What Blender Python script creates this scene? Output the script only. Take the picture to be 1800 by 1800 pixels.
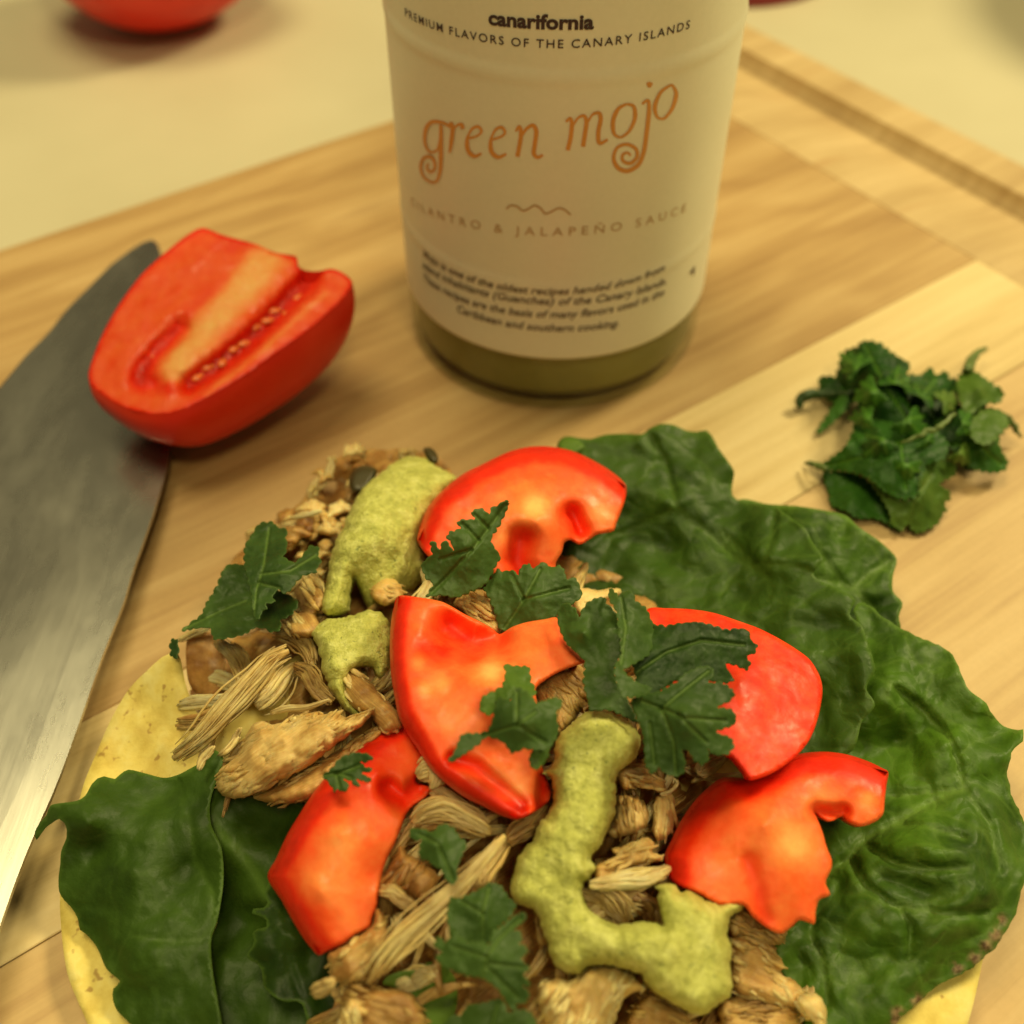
import bpy, math, random
import numpy as np
from mathutils import Vector, noise as mnoise
from mathutils.geometry import delaunay_2d_cdt

for o in list(bpy.data.objects): bpy.data.objects.remove(o)
SC = bpy.context.scene
COL = SC.collection
CM = 0.01
R = math.radians

# ------------------------------------------------------------------ camera
FPX, PITCH, CAMH = 1900.0, R(47.5), 14.4
cam_d = bpy.data.cameras.new('camera'); cam = bpy.data.objects.new('camera', cam_d); COL.objects.link(cam)
cam.location = (0, 0, CAMH*CM); cam.rotation_euler = (math.pi/2-PITCH, 0, 0)
cam_d.sensor_width = 36; cam_d.lens = 36*FPX/1800
cam_d.clip_start = 0.01; cam_d.clip_end = 50
cam_d.dof.use_dof = True; cam_d.dof.focus_distance = 0.147; cam_d.dof.aperture_fstop = 14.5
SC.camera = cam
SC.render.resolution_x = SC.render.resolution_y = 1024
# ------------------------------------------------------------------ light: a dim room, two warm ceiling lamps and an added front fill
SC.view_settings.view_transform = 'Standard'; SC.view_settings.look = 'None'
SC.view_settings.exposure = 0.0; SC.view_settings.gamma = 1
W = bpy.data.worlds.new('World'); SC.world = W; W.use_nodes = True
W.node_tree.nodes['Background'].inputs[0].default_value = (1.0, 0.84, 0.45, 1)
W.node_tree.nodes['Background'].inputs[1].default_value = 0.12
def area(name, loc, target, size, power, color):
    l = bpy.data.lights.new(name, 'AREA'); l.shape = 'DISK'; l.size = size; l.energy = power; l.color = color
    o = bpy.data.objects.new(name, l); COL.objects.link(o); o.location = loc
    o.rotation_euler = (Vector(target)-Vector(loc)).to_track_quat('-Z', 'Y').to_euler(); return o
area('ceiling_lamp', (0.70, 0.60, 0.82), (0, .12, 0), 0.28, 10.5, (1.0, 0.84, 0.43))
area('second_ceiling_lamp', (-0.22, 0.34, 1.02), (0, .14, 0), 0.50, 6.4, (1.0, 0.84, 0.43))
area('front_fill_lamp', (0.16, -0.34, 0.95), (0, .14, 0), 0.20, 2.9, (1.0, 0.84, 0.43))  # unseen fill lamp, added to brighten the bottle label and front faces
try:
    SC.cycles.max_bounces = 8; SC.cycles.transmission_bounces = 6; SC.cycles.caustics_refractive = False; SC.cycles.caustics_reflective = False
except Exception: pass

# ------------------------------------------------------------------ projection helpers (cm); a pixel of the photo at a known height -> a place
FW = np.array([0, math.cos(PITCH), -math.sin(PITCH)]); RT = np.array([1., 0, 0]); UP = np.cross(RT, FW)
CP = np.array([0, 0, CAMH])
def rays(u, v):
    u = np.asarray(u, float); v = np.asarray(v, float)
    return FW + ((u-900)/FPX)[..., None]*RT + ((900-v)/FPX)[..., None]*UP
def PP(u, v, z):
    d = rays(u, v); t = (np.asarray(z, float)-CAMH)/d[..., 2]
    return CP + t[..., None]*d
def P(u, v, z=0.0): return PP(np.array(u), np.array(v), np.array(z))
ZM = {'A': (250, 750, 2.4), 'B': (650, 750, 2.4), 'C': (1150, 1100, 2.571), 'D': (450, 1200, 3), 'E': (850, 1200, 3), 'F': (700, 650, 2.571),
      'G': (250, 750, 3.273), 'H': (1200, 550, 3), 'I': (0, 1100, 2.571), 'J': (0, 350, 2.571), 'K': (600, 0, 2.4), 'X': (0, 0, 1)}
def T(k, s):
    ox, oy, f = ZM[k]; out = []
    for w in s.split():
        a = w.split(','); out.append((ox+float(a[0])/f, oy+float(a[1])/f) + tuple(float(q) for q in a[2:]))
    return out

# ------------------------------------------------------------------ object helpers
def tag(o, label=None, cat=None, group=None, kind=None):
    if label: o['label'] = label
    if cat: o['category'] = cat
    if group: o['group'] = group
    if kind: o['kind'] = kind
    return o
def link(name, verts, faces, mat, parent=None, smooth=True, attrs=None, uv=None, org=None):
    verts = np.asarray(verts, float)
    if parent is None:
        org = verts.mean(0) if org is None else np.asarray(org, float)
        org = np.array([org[0], org[1], verts[:, 2].min()])
    else:
        org = np.array(parent.get('_org', (0, 0, 0)), float)
    me = bpy.data.meshes.new(name)
    me.from_pydata([tuple(q) for q in (verts-org)*CM], [], [tuple(int(i) for i in f) for f in faces])
    me.materials.append(mat)
    if smooth: me.polygons.foreach_set('use_smooth', [True]*len(me.polygons))
    for k, a in (attrs or {}).items():
        at = me.attributes.new(k, 'FLOAT', 'POINT'); at.data.foreach_set('value', np.asarray(a, np.float32))
    if uv is not None:
        at = me.attributes.new('fib', 'FLOAT_VECTOR', 'POINT'); at.data.foreach_set('vector', np.asarray(uv, np.float32).ravel())
    me.update()
    o = bpy.data.objects.new(name, me); COL.objects.link(o)
    if parent: o.parent = parent
    else: o.location = tuple(org*CM)
    return o
ORGS = {}
def empty(name, org, label, cat, group=None):
    e = bpy.data.objects.new(name, None); COL.objects.link(e); e.location = tuple(np.array(org, float)*CM)
    e.empty_display_size = .01
    tag(e, label, cat, group); ORGS[e.name] = tuple(org); return e
_link = link
def link(name, verts, faces, mat, parent=None, **k):
    if parent is not None:
        verts = np.asarray(verts, float)-np.array(ORGS.get(parent.name, (0, 0, 0)), float)
        o = _link(name, verts, faces, mat, parent, **k)
        ORGS[o.name] = ORGS.get(parent.name, (0, 0, 0))
        return o
    o = _link(name, verts, faces, mat, None, **k)
    ORGS[o.name] = tuple(np.array(o.location)/CM)
    return o
def nz(p, s, seed=0.0, oct=3):
    return mnoise.fractal(Vector((p[0]*s+seed*7.1, p[1]*s-seed*3.3, p[2]*s+seed)), 0.9, 2.1, oct)
def nzv(pts, s, seed=0.0, oct=3): return np.array([nz(p, s, seed, oct) for p in pts])

def densify(pts, step, closed=True, tens=0.5):
    p = np.array([q[:2] for q in pts], float); n = len(p); out = []
    for i in range(n if closed else n-1):
        a, b = p[i], p[(i+1) % n]
        a0 = p[i-1] if closed or i > 0 else a; b1 = p[(i+2) % n] if closed or i+2 < n else b
        L = np.linalg.norm(b-a); k = max(1, int(L/step))
        m0 = (b-a0)*tens; m1 = (b1-a)*tens
        for m, q in ((m0, 0), (m1, 1)):
            l = np.linalg.norm(m)
            if l > L*0.9 and l > 0: m *= L*0.9/l
        for j in range(k):
            t = j/k; h = (2*t**3-3*t**2+1, t**3-2*t**2+t, -2*t**3+3*t**2, t**3-t**2)
            out.append(h[0]*a+h[1]*m0+h[2]*b+h[3]*m1)
    if not closed: out.append(p[-1])
    return np.array(out)
def inside(px, py, poly):
    x, y = poly[:, 0], poly[:, 1]; x2, y2 = np.roll(x, -1), np.roll(y, -1)
    c = ((y[None] > py[:, None]) != (y2[None] > py[:, None]))
    with np.errstate(divide='ignore', invalid='ignore'):
        xi = (x2-x)[None]*(py[:, None]-y[None])/(y2-y)[None]+x[None]
    return (np.sum(c & (px[:, None] < xi), 1) % 2) == 1
def dist_line(U, line, closed=False):
    a = np.asarray(line, float)[:, :2]
    b = np.roll(a, -1, 0) if closed else a[1:]
    if not closed: a = a[:-1]
    best = np.full(len(U), 1e9)
    for p, q in zip(a, b):
        d = q-p; L = (d@d) or 1e-9
        t = np.clip(((U-p)@d)/L, 0, 1)
        best = np.minimum(best, np.linalg.norm(U-(p+t[:, None]*d), axis=1))
    return best
def rbf(ctrl):
    c = np.array(ctrl, float)
    if len(c) < 3:
        z0 = c[:, 2].mean(); return lambda U: np.full(len(U), z0)
    S = 300.0; X = c[:, :2]/S; n = len(X)
    D = np.linalg.norm(X[:, None]-X[None], axis=2); K = D
    Pm = np.c_[np.ones(n), X]; A = np.block([[K+np.eye(n)*.02, Pm], [Pm.T, np.zeros((3, 3))]])
    w = np.linalg.lstsq(A, np.r_[c[:, 2], 0, 0, 0], rcond=None)[0]
    def f(U):
        Y = U/S; D = np.linalg.norm(Y[:, None]-X[None], axis=2)
        return D@w[:n]+w[n]+Y@w[n+1:]
    return f
def mesh2d(outline, step, seed=1):
    rng = np.random.RandomState(seed)
    x0, y0 = outline.min(0); x1, y1 = outline.max(0)
    gx, gy = np.meshgrid(np.arange(x0, x1, step), np.arange(y0, y1, step*.87)); gx = gx+(np.arange(gx.shape[0]) % 2)[:, None]*step/2
    g = np.c_[gx.ravel(), gy.ravel()]+rng.uniform(-.18, .18, (gx.size, 2))*step
    g = g[inside(g[:, 0], g[:, 1], outline)]
    d = dist_line(g, outline, True); g = g[d > step*.55]
    V = [Vector(q) for q in outline]+[Vector(q) for q in g]; n = len(outline)
    r = delaunay_2d_cdt(V, [], [list(range(n))], 1, 1e-4)
    v = np.array([tuple(q) for q in r[0]]); f = [tuple(t) for t in r[2]]
    return v, f
def sheet(name, outline, z, mat, step=8, th=.03, dome=None, wr=None, vein=None, tone=None, aux=None, parent=None, seed=1, closed_smooth=.5,
          edge_rough=0, inset=0.0, fibdir=None, raw=False, zadd=None, lobes=None):
    """a body whose top is seen at the traced outline; z = control points (px,py,cm) or a number"""
    ol = densify(outline, step, True, closed_smooth)
    if lobes:
        per, dep_ = lobes; n = len(ol); tg = np.roll(ol, -1, 0)-np.roll(ol, 1, 0); nr = np.c_[tg[:, 1], -tg[:, 0]]/(np.linalg.norm(tg, axis=1)[:, None]+1e-6)
        if inside(ol[:1, 0]+nr[0, 0]*.5, ol[:1, 1]+nr[0, 1]*.5, ol)[0]: nr = -nr
        sl = np.r_[0, np.cumsum(np.linalg.norm(np.diff(ol, axis=0), axis=1))]
        sl = sl+per*.5*np.array([mnoise.noise(Vector((q/40, seed, 0))) for q in sl])
        am = np.array([.8+.9*mnoise.noise(Vector((q/50, seed, 5))) for q in sl])
        ol = ol+nr*(dep_*am*(np.abs(np.sin(math.pi*sl/per))**.7-.62))[:, None]
    if edge_rough:
        cen = ol.mean(0); n = len(ol)
        tg = np.roll(ol, -1, 0)-np.roll(ol, 1, 0); nr = np.c_[tg[:, 1], -tg[:, 0]]/(np.linalg.norm(tg, axis=1)[:, None]+1e-6)
        k = np.array([mnoise.noise(Vector((p[0]/11, p[1]/11, seed*3.3)))+.6*mnoise.noise(Vector((p[0]/4.5, p[1]/4.5, seed*1.3))) for p in ol])
        ol = ol+nr*(k*edge_rough)[:, None]
    U, F = mesh2d(ol, step, seed)
    if isinstance(z, (int, float)): zz = np.full(len(U), float(z))
    elif callable(z): zz = z(U)
    else: zz = rbf(z)(U)
    d = dist_line(U, ol, True)
    top = zz.copy()
    if dome:
        H, w = dome; t = np.clip(d/w, 0, 1); top += H*np.sqrt(np.clip(1-(1-t)**2, 0, 1))
    if vein:
        for ln, wd, hh in vein:
            top += hh*np.exp(-(dist_line(U, ln)/wd)**2)
    if zadd is not None: top += zadd(U)
    Q = PP(U[:, 0], U[:, 1], top)
    if wr:
        fade = np.clip(d/(step*1.2), 0, 1) if dome else 1.0
        for amp, sc in wr: top = top+amp*nzv(np.c_[Q[:, 0], Q[:, 1], Q[:, 2]*.3], sc, seed)*fade
        Q = PP(U[:, 0], U[:, 1], top)
    # underside, a little inside the rim
    bz = np.minimum(top-th, zz-th*.5) if dome else top-th
    B = PP(U[:, 0], U[:, 1], bz)
    if inset:
        c = B.mean(0); B = c+(B-c)*np.array([1-inset, 1-inset, 1])
    n = len(U); ec = {}
    a = U[[f[0] for f in F]]; b = U[[f[1] for f in F]]; c = U[[f[2] for f in F]]
    if ((b[:, 0]-a[:, 0])*(c[:, 1]-a[:, 1])-(b[:, 1]-a[:, 1])*(c[:, 0]-a[:, 0])).sum() > 0: F = [f[::-1] for f in F]
    for f in F:
        for i in range(len(f)):
            e = (f[i], f[(i+1) % len(f)])
            ec[e] = ec.get(e, 0)+1
    bd = [e for e in ec if (e[1], e[0]) not in ec]
    faces = list(F)+[tuple(i+n for i in f[::-1]) for f in F]+[(e[1], e[0], e[0]+n, e[1]+n) for e in bd]
    at = {'tone': np.tile(tone(U, d) if tone else np.zeros(n), 2), 'aux': np.tile(aux(U, d) if aux else np.zeros(n), 2)}
    uv = None
    if fibdir is not None:
        c_, s_ = math.cos(fibdir), math.sin(fibdir)
        wv = 8*np.array([mnoise.noise(Vector((p[0]/60, p[1]/60, seed))) for p in U])
        uv = np.c_[(U[:, 0]*c_+U[:, 1]*s_)/100, (-U[:, 0]*s_+U[:, 1]*c_+wv)/100, np.full(n, seed*1.7)]
        uv = np.vstack([uv, uv])
    return link(name, np.vstack([Q, B]), faces, mat, parent, attrs=at, uv=uv)
def strand(name, pts, w, mat, seed=0, parent=None, flat=.6, n=28, sides=14, rough=.26, taper=.45, axis_w=None):
    """a fibrous strip: pts (px,py,z); w = half width in px along it (list) """
    p = densify(pts, 4, False); L = len(p)
    idx = np.linspace(0, L-1, n).astype(int); uv2 = p[idx]
    zc = np.array([q[2] for q in pts], float)
    cl = np.array([q[:2] for q in pts], float); s = np.r_[0, np.cumsum(np.linalg.norm(np.diff(cl, axis=0), axis=1))]; s /= s[-1]
    tt = np.linspace(0, 1, n); z = np.interp(tt, s, zc); ww = np.interp(tt, np.linspace(0, 1, len(w)), w)
    C = PP(uv2[:, 0], uv2[:, 1], z)
    C = C+np.array([[.05*mnoise.noise(Vector((i*.35, seed, k*9.))) for k in range(3)] for i in range(n)])
    V = []; UVs = []
    rng = random.Random(seed); ph = [rng.uniform(0, 6.28) for _ in range(4)]
    Ln = np.linalg.norm(C[-1]-C[0])
    for i in range(n):
        t = C[min(i+1, n-1)]-C[max(i-1, 0)]; t /= np.linalg.norm(t)+1e-9
        view = C[i]-CP; dep = view@FW; view = view/np.linalg.norm(view)
        S = np.cross(t, view); S /= np.linalg.norm(S)+1e-9; N = np.cross(S, t)
        if N@view > 0: N = -N
        e = min(tt[i], 1-tt[i])*n/2.2; k = 1-taper+taper*min(1, math.sqrt(max(e, 0)))
        if i in (0, n-1): k *= .35
        r = ww[i]*dep/FPX*k
        for j in range(sides):
            a = 2*math.pi*j/sides
            m = 1+rough*(.35*math.sin(2*a+ph[0]+2.2*tt[i])+.40*math.sin(6*a+ph[1]+tt[i]*2.5+1.5*math.sin(ph[2]+tt[i]*5))+1.0*mnoise.noise(Vector((math.cos(a)*1.5+seed, math.sin(a)*1.5, tt[i]*Ln*.7)))+.6*mnoise.noise(Vector((math.cos(a)*3.5+seed, math.sin(a)*3.5, tt[i]*Ln*1.8))))
            V.append(C[i]+r*m*(math.cos(a)*S+flat*math.sin(a)*N)); UVs.append((tt[i]*Ln*.9, a/6.283*max(.4, 6*r), seed*1.37))
    F = []
    for i in range(n-1):
        for j in range(sides):
            a, b = i*sides+j, i*sides+(j+1) % sides
            F.append((a, b, b+sides, a+sides))
    F.append(tuple(range(sides))[::-1]); F.append(tuple((n-1)*sides+j for j in range(sides)))
    return link(name, V, F, mat, parent, uv=UVs)
def bundle(name, pts, w, mat, seed=0, parent=None, flat=.6, n=14, fw=1.75, loose=1.0, **_):
    """a shred of meat: many thin fibres lying together, each with its own start, end and wander"""
    p = densify(pts, 4, False); idx = np.linspace(0, len(p)-1, n).astype(int)
    cl = np.array([q[:2] for q in pts], float); s = np.r_[0, np.cumsum(np.linalg.norm(np.diff(cl, axis=0), axis=1))]; s /= s[-1]
    tt = np.linspace(0, 1, n); z = np.interp(tt, s, [q[2] for q in pts]); ww = np.interp(tt, np.linspace(0, 1, len(w)), w)
    uv2 = p[idx]; C = PP(uv2[:, 0], uv2[:, 1], z); T_ = np.gradient(C, axis=0); T_ /= np.linalg.norm(T_, axis=1)[:, None]+1e-9
    vw = C-CP; dep = vw@FW; vw /= np.linalg.norm(vw, axis=1)[:, None]
    S = np.cross(T_, vw); S /= np.linalg.norm(S, axis=1)[:, None]+1e-9; N = np.cross(S, T_)
    N *= -np.sign(np.sum(N*vw, 1))[:, None]; Rw = ww*dep/FPX; Ln = np.linalg.norm(np.diff(C, axis=0), axis=1).sum()
    rg = random.Random(seed*7.7+1); wm = max(w)
    cnt = int(max(4, min(52, (wm/fw)**2*.75+4)))
    V = []; F = []; UV = []; sd = 6
    for k in range(cnt):
        a = rg.uniform(0, 6.283); q = (.5+.5*math.sqrt(rg.uniform(0, 1)))*(1-.5*fw/wm)*(rg.uniform(.8, 1.1))
        t0 = rg.uniform(0, .22)*loose if k else 0; t1 = 1-rg.uniform(0, .22)*loose if k else 1
        fr_ = (fw*rg.choice([.7, .9, 1.1, 1.5, 2.4]) if k or wm < 4 else wm*.60)*dep.mean()/FPX; q = q if k else 0; ph = rg.uniform(0, 9); tw = rg.uniform(-1.8, 1.8); stray = 1+(rg.random() < .15)*rg.uniform(.2, .7)
        b0 = len(V); m = 10
        for i in range(m):
            t = t0+(t1-t0)*i/(m-1); f = t*(n-1); j = min(int(f), n-2); g = f-j
            L = lambda X: X[j]*(1-g)+X[j+1]*g; fl_ = flat
            ang = a+tw*t; wob = .38*mnoise.noise(Vector((t*2.6, ph, seed)))
            c = L(C)+L(Rw)*stray*(q*math.cos(ang)+wob)*L(S)+L(Rw)*flat*(q*math.sin(ang)+wob*.6)*L(N)
            e = min(i, m-1-i)/2.0; rr = fr_*min(1, .35+.65*e)*(1+.25*mnoise.noise(Vector((t*6, ph*2, 3))))
            for u_ in range(sd):
                b_ = 6.283*u_/sd; V.append(c+rr*(math.cos(b_)*L(S)*1.15+math.sin(b_)*L(N)*(.85 if k else flat*1.1))); UV.append((t*Ln*.9, u_/sd*.12+k*1.3, seed*1.37))
        for i in range(m-1):
            for u_ in range(sd): x0 = b0+i*sd+u_; x1 = b0+i*sd+(u_+1) % sd; F.append((x0, x1, x1+sd, x0+sd))
        F.append(tuple(b0+u_ for u_ in range(sd))[::-1]); F.append(tuple(b0+(m-1)*sd+u_ for u_ in range(sd)))
    return link(name, V, F, mat, parent, uv=UV)
def lathe(name, prof, cen, mat, parent=None, seg=96, cap=True, arc=(0, 2*math.pi), **k):
    full = abs(arc[1]-arc[0]-2*math.pi) < 1e-6; m = seg if full else seg+1
    V = []
    for r, z in prof:
        for j in range(m):
            a = arc[0]+(arc[1]-arc[0])*j/seg; V.append((cen[0]+r*math.cos(a), cen[1]+r*math.sin(a), cen[2]+z))
    F = []
    for i in range(len(prof)-1):
        for j in range(seg):
            a = i*m+j; b = i*m+(j+1) % m; F.append((a, b, b+m, a+m))
    return link(name, V, F, mat, parent, **k)

# ------------------------------------------------------------------ materials
class NT:
    def __init__(s, name):
        s.m = bpy.data.materials.new(name); s.m.use_nodes = True; s.t = s.m.node_tree; s.t.nodes.clear()
        s.out = s.t.nodes.new('ShaderNodeOutputMaterial')
    def n(s, ty, **kw):
        x = s.t.nodes.new(ty)
        for k, v in kw.items():
            if k.startswith('i_'):
                key = k[2:]; key = int(key) if key.isdigit() else key.replace('_', ' ')
                s.set(x, key, v)
            else: setattr(x, k, v)
        return x
    def set(s, x, key, v):
        if hasattr(v, 'is_output') or isinstance(v, bpy.types.NodeSocket): s.t.links.new(v, x.inputs[key])
        else: x.inputs[key].default_value = v
    def ramp(s, fac, stops, interp='LINEAR'):
        r = s.n('ShaderNodeValToRGB'); r.color_ramp.interpolation = interp
        e = r.color_ramp.elements
        while len(e) < len(stops): e.new(.5)
        for q, (p, c) in zip(e, stops):
            q.position = p; q.color = (c, c, c, 1) if isinstance(c, (int, float)) else tuple(c)+(1,)
        s.set(r, 'Fac', fac); return r.outputs['Color']
    def noise(s, vec, scale, detail=4, rough=.55, dist=0):
        x = s.n('ShaderNodeTexNoise'); s.set(x, 'Scale', scale); s.set(x, 'Detail', detail); s.set(x, 'Roughness', rough); s.set(x, 'Distortion', dist)
        if vec is not None: s.set(x, 'Vector', vec)
        return x.outputs['Fac']
    def attr(s, n, o='Fac'): return s.n('ShaderNodeAttribute', attribute_name=n).outputs[o]
    def mix(s, f, a, b, bt='MIX'):
        x = s.n('ShaderNodeMix', data_type='RGBA', blend_type=bt)
        s.set(x, 0, f)
        for k, v in ((6, a), (7, b)):
            s.set(x, k, tuple(v)+(1,) if isinstance(v, tuple) and len(v) == 3 else v)
        return x.outputs[2]
    def math(s, op, a, b=None, clamp=False):
        x = s.n('ShaderNodeMath', operation=op, use_clamp=clamp); s.set(x, 0, a)
        if b is not None: s.set(x, 1, b)
        return x.outputs[0]
    def vmul(s, v, sc, loc=(0, 0, 0)):
        x = s.n('ShaderNodeMapping'); s.set(x, 'Vector', v); x.inputs['Scale'].default_value = sc; x.inputs['Location'].default_value = loc; return x.outputs[0]
    def bump(s, h, strength=.4, dist=.0005, nrm=None):
        b = s.n('ShaderNodeBump'); s.set(b, 'Height', h); s.set(b, 'Strength', strength); s.set(b, 'Distance', dist)
        if nrm is not None: s.set(b, 'Normal', nrm)
        return b.outputs[0]
    def bsdf(s, color, rough=.5, normal=None, **kw):
        b = s.n('ShaderNodeBsdfPrincipled')
        s.set(b, 'Base Color', tuple(color)+(1,) if isinstance(color, tuple) else color); s.set(b, 'Roughness', rough)
        if normal is not None: s.set(b, 'Normal', normal)
        for k, v in kw.items(): s.set(b, k.replace('_', ' '), v)
        s.t.links.new(b.outputs[0], s.out.inputs[0]); s.b = b; return s.m
    @property
    def obj(s): return s.n('ShaderNodeTexCoord').outputs['Object']
    @property
    def pos(s): return s.n('ShaderNodeNewGeometry').outputs['Position']
    @property
    def rnd(s): return s.n('ShaderNodeObjectInfo').outputs['Random']

def mat_wood(name, stops, fig=.5, seed=0., bump=.05, streak=None):
    m = NT(name); c = m.vmul(m.obj, (1, 1, 1), (seed, seed*.37, 0))
    warp = m.noise(m.vmul(c, (11, 26, 9)), 1, 3)
    x = m.n('ShaderNodeSeparateXYZ'); m.set(x, 0, c)
    yy = m.math('ADD', m.math('MULTIPLY', x.outputs[1], 420.), m.math('MULTIPLY', warp, 34.*fig))
    rings = m.math('SINE', yy); rings = m.math('MULTIPLY_ADD', rings, .5); rings.node.inputs[2].default_value = .5
    fine = m.noise(m.vmul(c, (18, 420, 60)), 1, 5, .6)
    broad = m.noise(m.vmul(c, (10, 55, 10)), 1, 3)
    f = m.math('ADD', m.math('MULTIPLY', rings, .17*fig), m.math('ADD', m.math('MULTIPLY', fine, .46), m.math('MULTIPLY', broad, .62-.1*fig)))
    col = m.ramp(f, stops)
    if streak:
        st = m.noise(m.vmul(c, (14, 130, 14), (3, 5, 0)), 1, 3, .5, .6)
        col = m.mix(m.ramp(st, [(.60, 0.), (.72, streak[1])]), col, streak[0])
    col = m.mix(m.ramp(m.noise(c, 900, 2), [(.35, .0), (.8, .10)]), col, tuple(a*.6 for a in stops[0][1]))
    return m.bsdf(col, .55, m.bump(fine, bump, .0006))

M = {}
M['wood_mid'] = mat_wood('maple_plank', [(.40, (.36, .21, .075)), (.58, (.47, .30, .12)), (.76, (.57, .39, .175))], .75, 0.3, streak=((.27, .14, .05), .45))
M['wood_pale'] = mat_wood('pale_maple_plank', [(.40, (.54, .38, .155)), (.52, (.68, .515, .24)), (.66, (.76, .60, .31))], .3, 2.1)
M['wood_warm'] = mat_wood('warm_maple_plank', [(.38, (.44, .27, .11)), (.52, (.58, .395, .175)), (.7, (.68, .49, .24))], .35, 4.4)
M['wood_end'] = mat_wood('maple_end_strip', [(.40, (.44, .29, .125)), (.56, (.56, .40, .19)), (.74, (.67, .50, .26))], .35, 6.2, streak=((.42, .21, .07), .4))
def counter_mat():
    m = NT('cream_counter'); n = m.noise(m.pos, 12, 3)
    c = m.ramp(n, [(.3, (.53, .48, .32)), (.7, (.60, .55, .38))])
    return m.bsdf(c, .5)
M['counter'] = counter_mat()
def leafmat(name, dark, light, vein, brown=None, sc=260, rough=.48, trans=.22, bump=.3, vary=.35):
    m = NT(name); g = m.pos
    n1 = m.noise(g, sc, 4); n2 = m.noise(g, sc*5, 3, .6)
    f = m.math('ADD', m.math('MULTIPLY', n1, .8), m.math('MULTIPLY', n2, .2))
    f = m.math('ADD', f, m.math('MULTIPLY', m.math('SUBTRACT', m.rnd, .5), vary))
    big = m.noise(g, 38, 3, .5)
    f = m.math('ADD', m.math('MULTIPLY', f, .55), m.math('MULTIPLY', big, .45))
    c = m.ramp(f, [(.34, dark), (.62, light)])
    if 120 <= sc <= 121:
        wp = m.n('ShaderNodeVectorMath', operation='MULTIPLY_ADD'); nn = m.n('ShaderNodeTexNoise'); m.set(nn, 'Vector', g); m.set(nn, 'Scale', 130.)
        m.set(wp, 0, nn.outputs['Color']); wp.inputs[1].default_value = (.008, .008, .008); m.set(wp, 2, g)
        ed_ = []
        for vs in (105., 260.):
            vo = m.n('ShaderNodeTexVoronoi', feature='DISTANCE_TO_EDGE'); m.set(vo, 'Vector', wp.outputs[0]); m.set(vo, 'Scale', vs); ed_.append(vo.outputs['Distance'])
        kv = .5 if sc == 120 else .2
        c = m.mix(m.ramp(ed_[0], [(0., .42*kv), (.07, 0.)]), c, vein); c = m.mix(m.ramp(ed_[1], [(0., .16*kv), (.10, 0.)]), c, vein)
        vb = m.math('ADD', m.ramp(ed_[0], [(0., 0.), (.30, 1.)]), m.math('MULTIPLY', m.ramp(ed_[1], [(0., 0.), (.35, 1.)]), .5))
    c = m.mix(m.attr('tone'), c, vein)
    if brown: c = m.mix(m.attr('aux'), c, m.ramp(m.noise(g, 900, 3), [(.35, brown), (.62, (.42, .30, .16))]))
    b = m.bump(m.math('ADD', n2, m.math('MULTIPLY', n1, .7)), bump, .0004)
    if 120 <= sc <= 121: b = m.bump(vb, .32 if sc == 120 else .10, .0008, b)
    m.bsdf(c, rough, b, **{'Specular IOR Level': .3})
    tr = m.n('ShaderNodeBsdfTranslucent'); m.set(tr, 'Color', m.mix(.5, c, (.25, .40, .03)))
    mx = m.n('ShaderNodeMixShader'); mx.inputs[0].default_value = trans
    m.t.links.new(m.b.outputs[0], mx.inputs[1]); m.t.links.new(tr.outputs[0], mx.inputs[2]); m.t.links.new(mx.outputs[0], m.out.inputs[0])
    return m.m
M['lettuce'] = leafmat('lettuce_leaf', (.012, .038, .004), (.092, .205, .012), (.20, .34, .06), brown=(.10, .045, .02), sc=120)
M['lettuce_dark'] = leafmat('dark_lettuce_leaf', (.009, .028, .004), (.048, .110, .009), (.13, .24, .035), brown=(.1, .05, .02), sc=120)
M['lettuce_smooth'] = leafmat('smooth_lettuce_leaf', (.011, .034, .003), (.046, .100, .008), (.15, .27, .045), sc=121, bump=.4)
M['cilantro'] = leafmat('cilantro_leaf', (.016, .046, .008), (.062, .125, .022), (.15, .25, .05), sc=200, vary=.5)
M['cilantro_pale'] = leafmat('cilantro_leaf_underside', (.055, .125, .012), (.12, .22, .028), (.18, .28, .05), sc=200, vary=.3)
M['cilantro_wet'] = leafmat('cilantro_bunch_leaf', (.010, .055, .005), (.050, .165, .014), (.14, .34, .03), sc=220, vary=.5)
def tomato(name, kind):
    m = NT(name); g = m.pos
    if kind == 'skin':
        c = m.ramp(m.noise(g, 60, 2), [(.3, (.68, .014, .002)), (.7, (.82, .030, .003))])
        c = m.mix(m.math('MULTIPLY', m.attr('tone'), 1.0), c, (.85, .17, .03))
        return m.bsdf(c, .38, m.bump(m.noise(g, 500, 3), .05, .0003), Subsurface_Weight=.15, Subsurface_Radius=(1, .25, .1), Subsurface_Scale=.003)
    t = m.math('ADD', m.attr('tone'), m.math('MULTIPLY', m.math('SUBTRACT', m.noise(g, 330, 5, .65), .5), .42))
    c = m.ramp(t, [(0., (.46, .008, .002)), (.26, (.86, .026, .003)), (.5, (.93, .110, .020)), (.72, (.94, .25, .060)), (1., (.95, .50, .16))])
    rg = m.ramp(m.noise(g, 260, 3), [(.36, .34), (.60, .58)])
    return m.bsdf(c, rg, m.bump(m.noise(g, 900, 4), .15, .0003), Subsurface_Weight=.2, Subsurface_Radius=(1, .25, .08), Subsurface_Scale=.003, Specular_IOR_Level=.3)
M['skin'] = tomato('tomato_skin', 'skin'); M['flesh'] = tomato('tomato_flesh', 'flesh')
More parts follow.
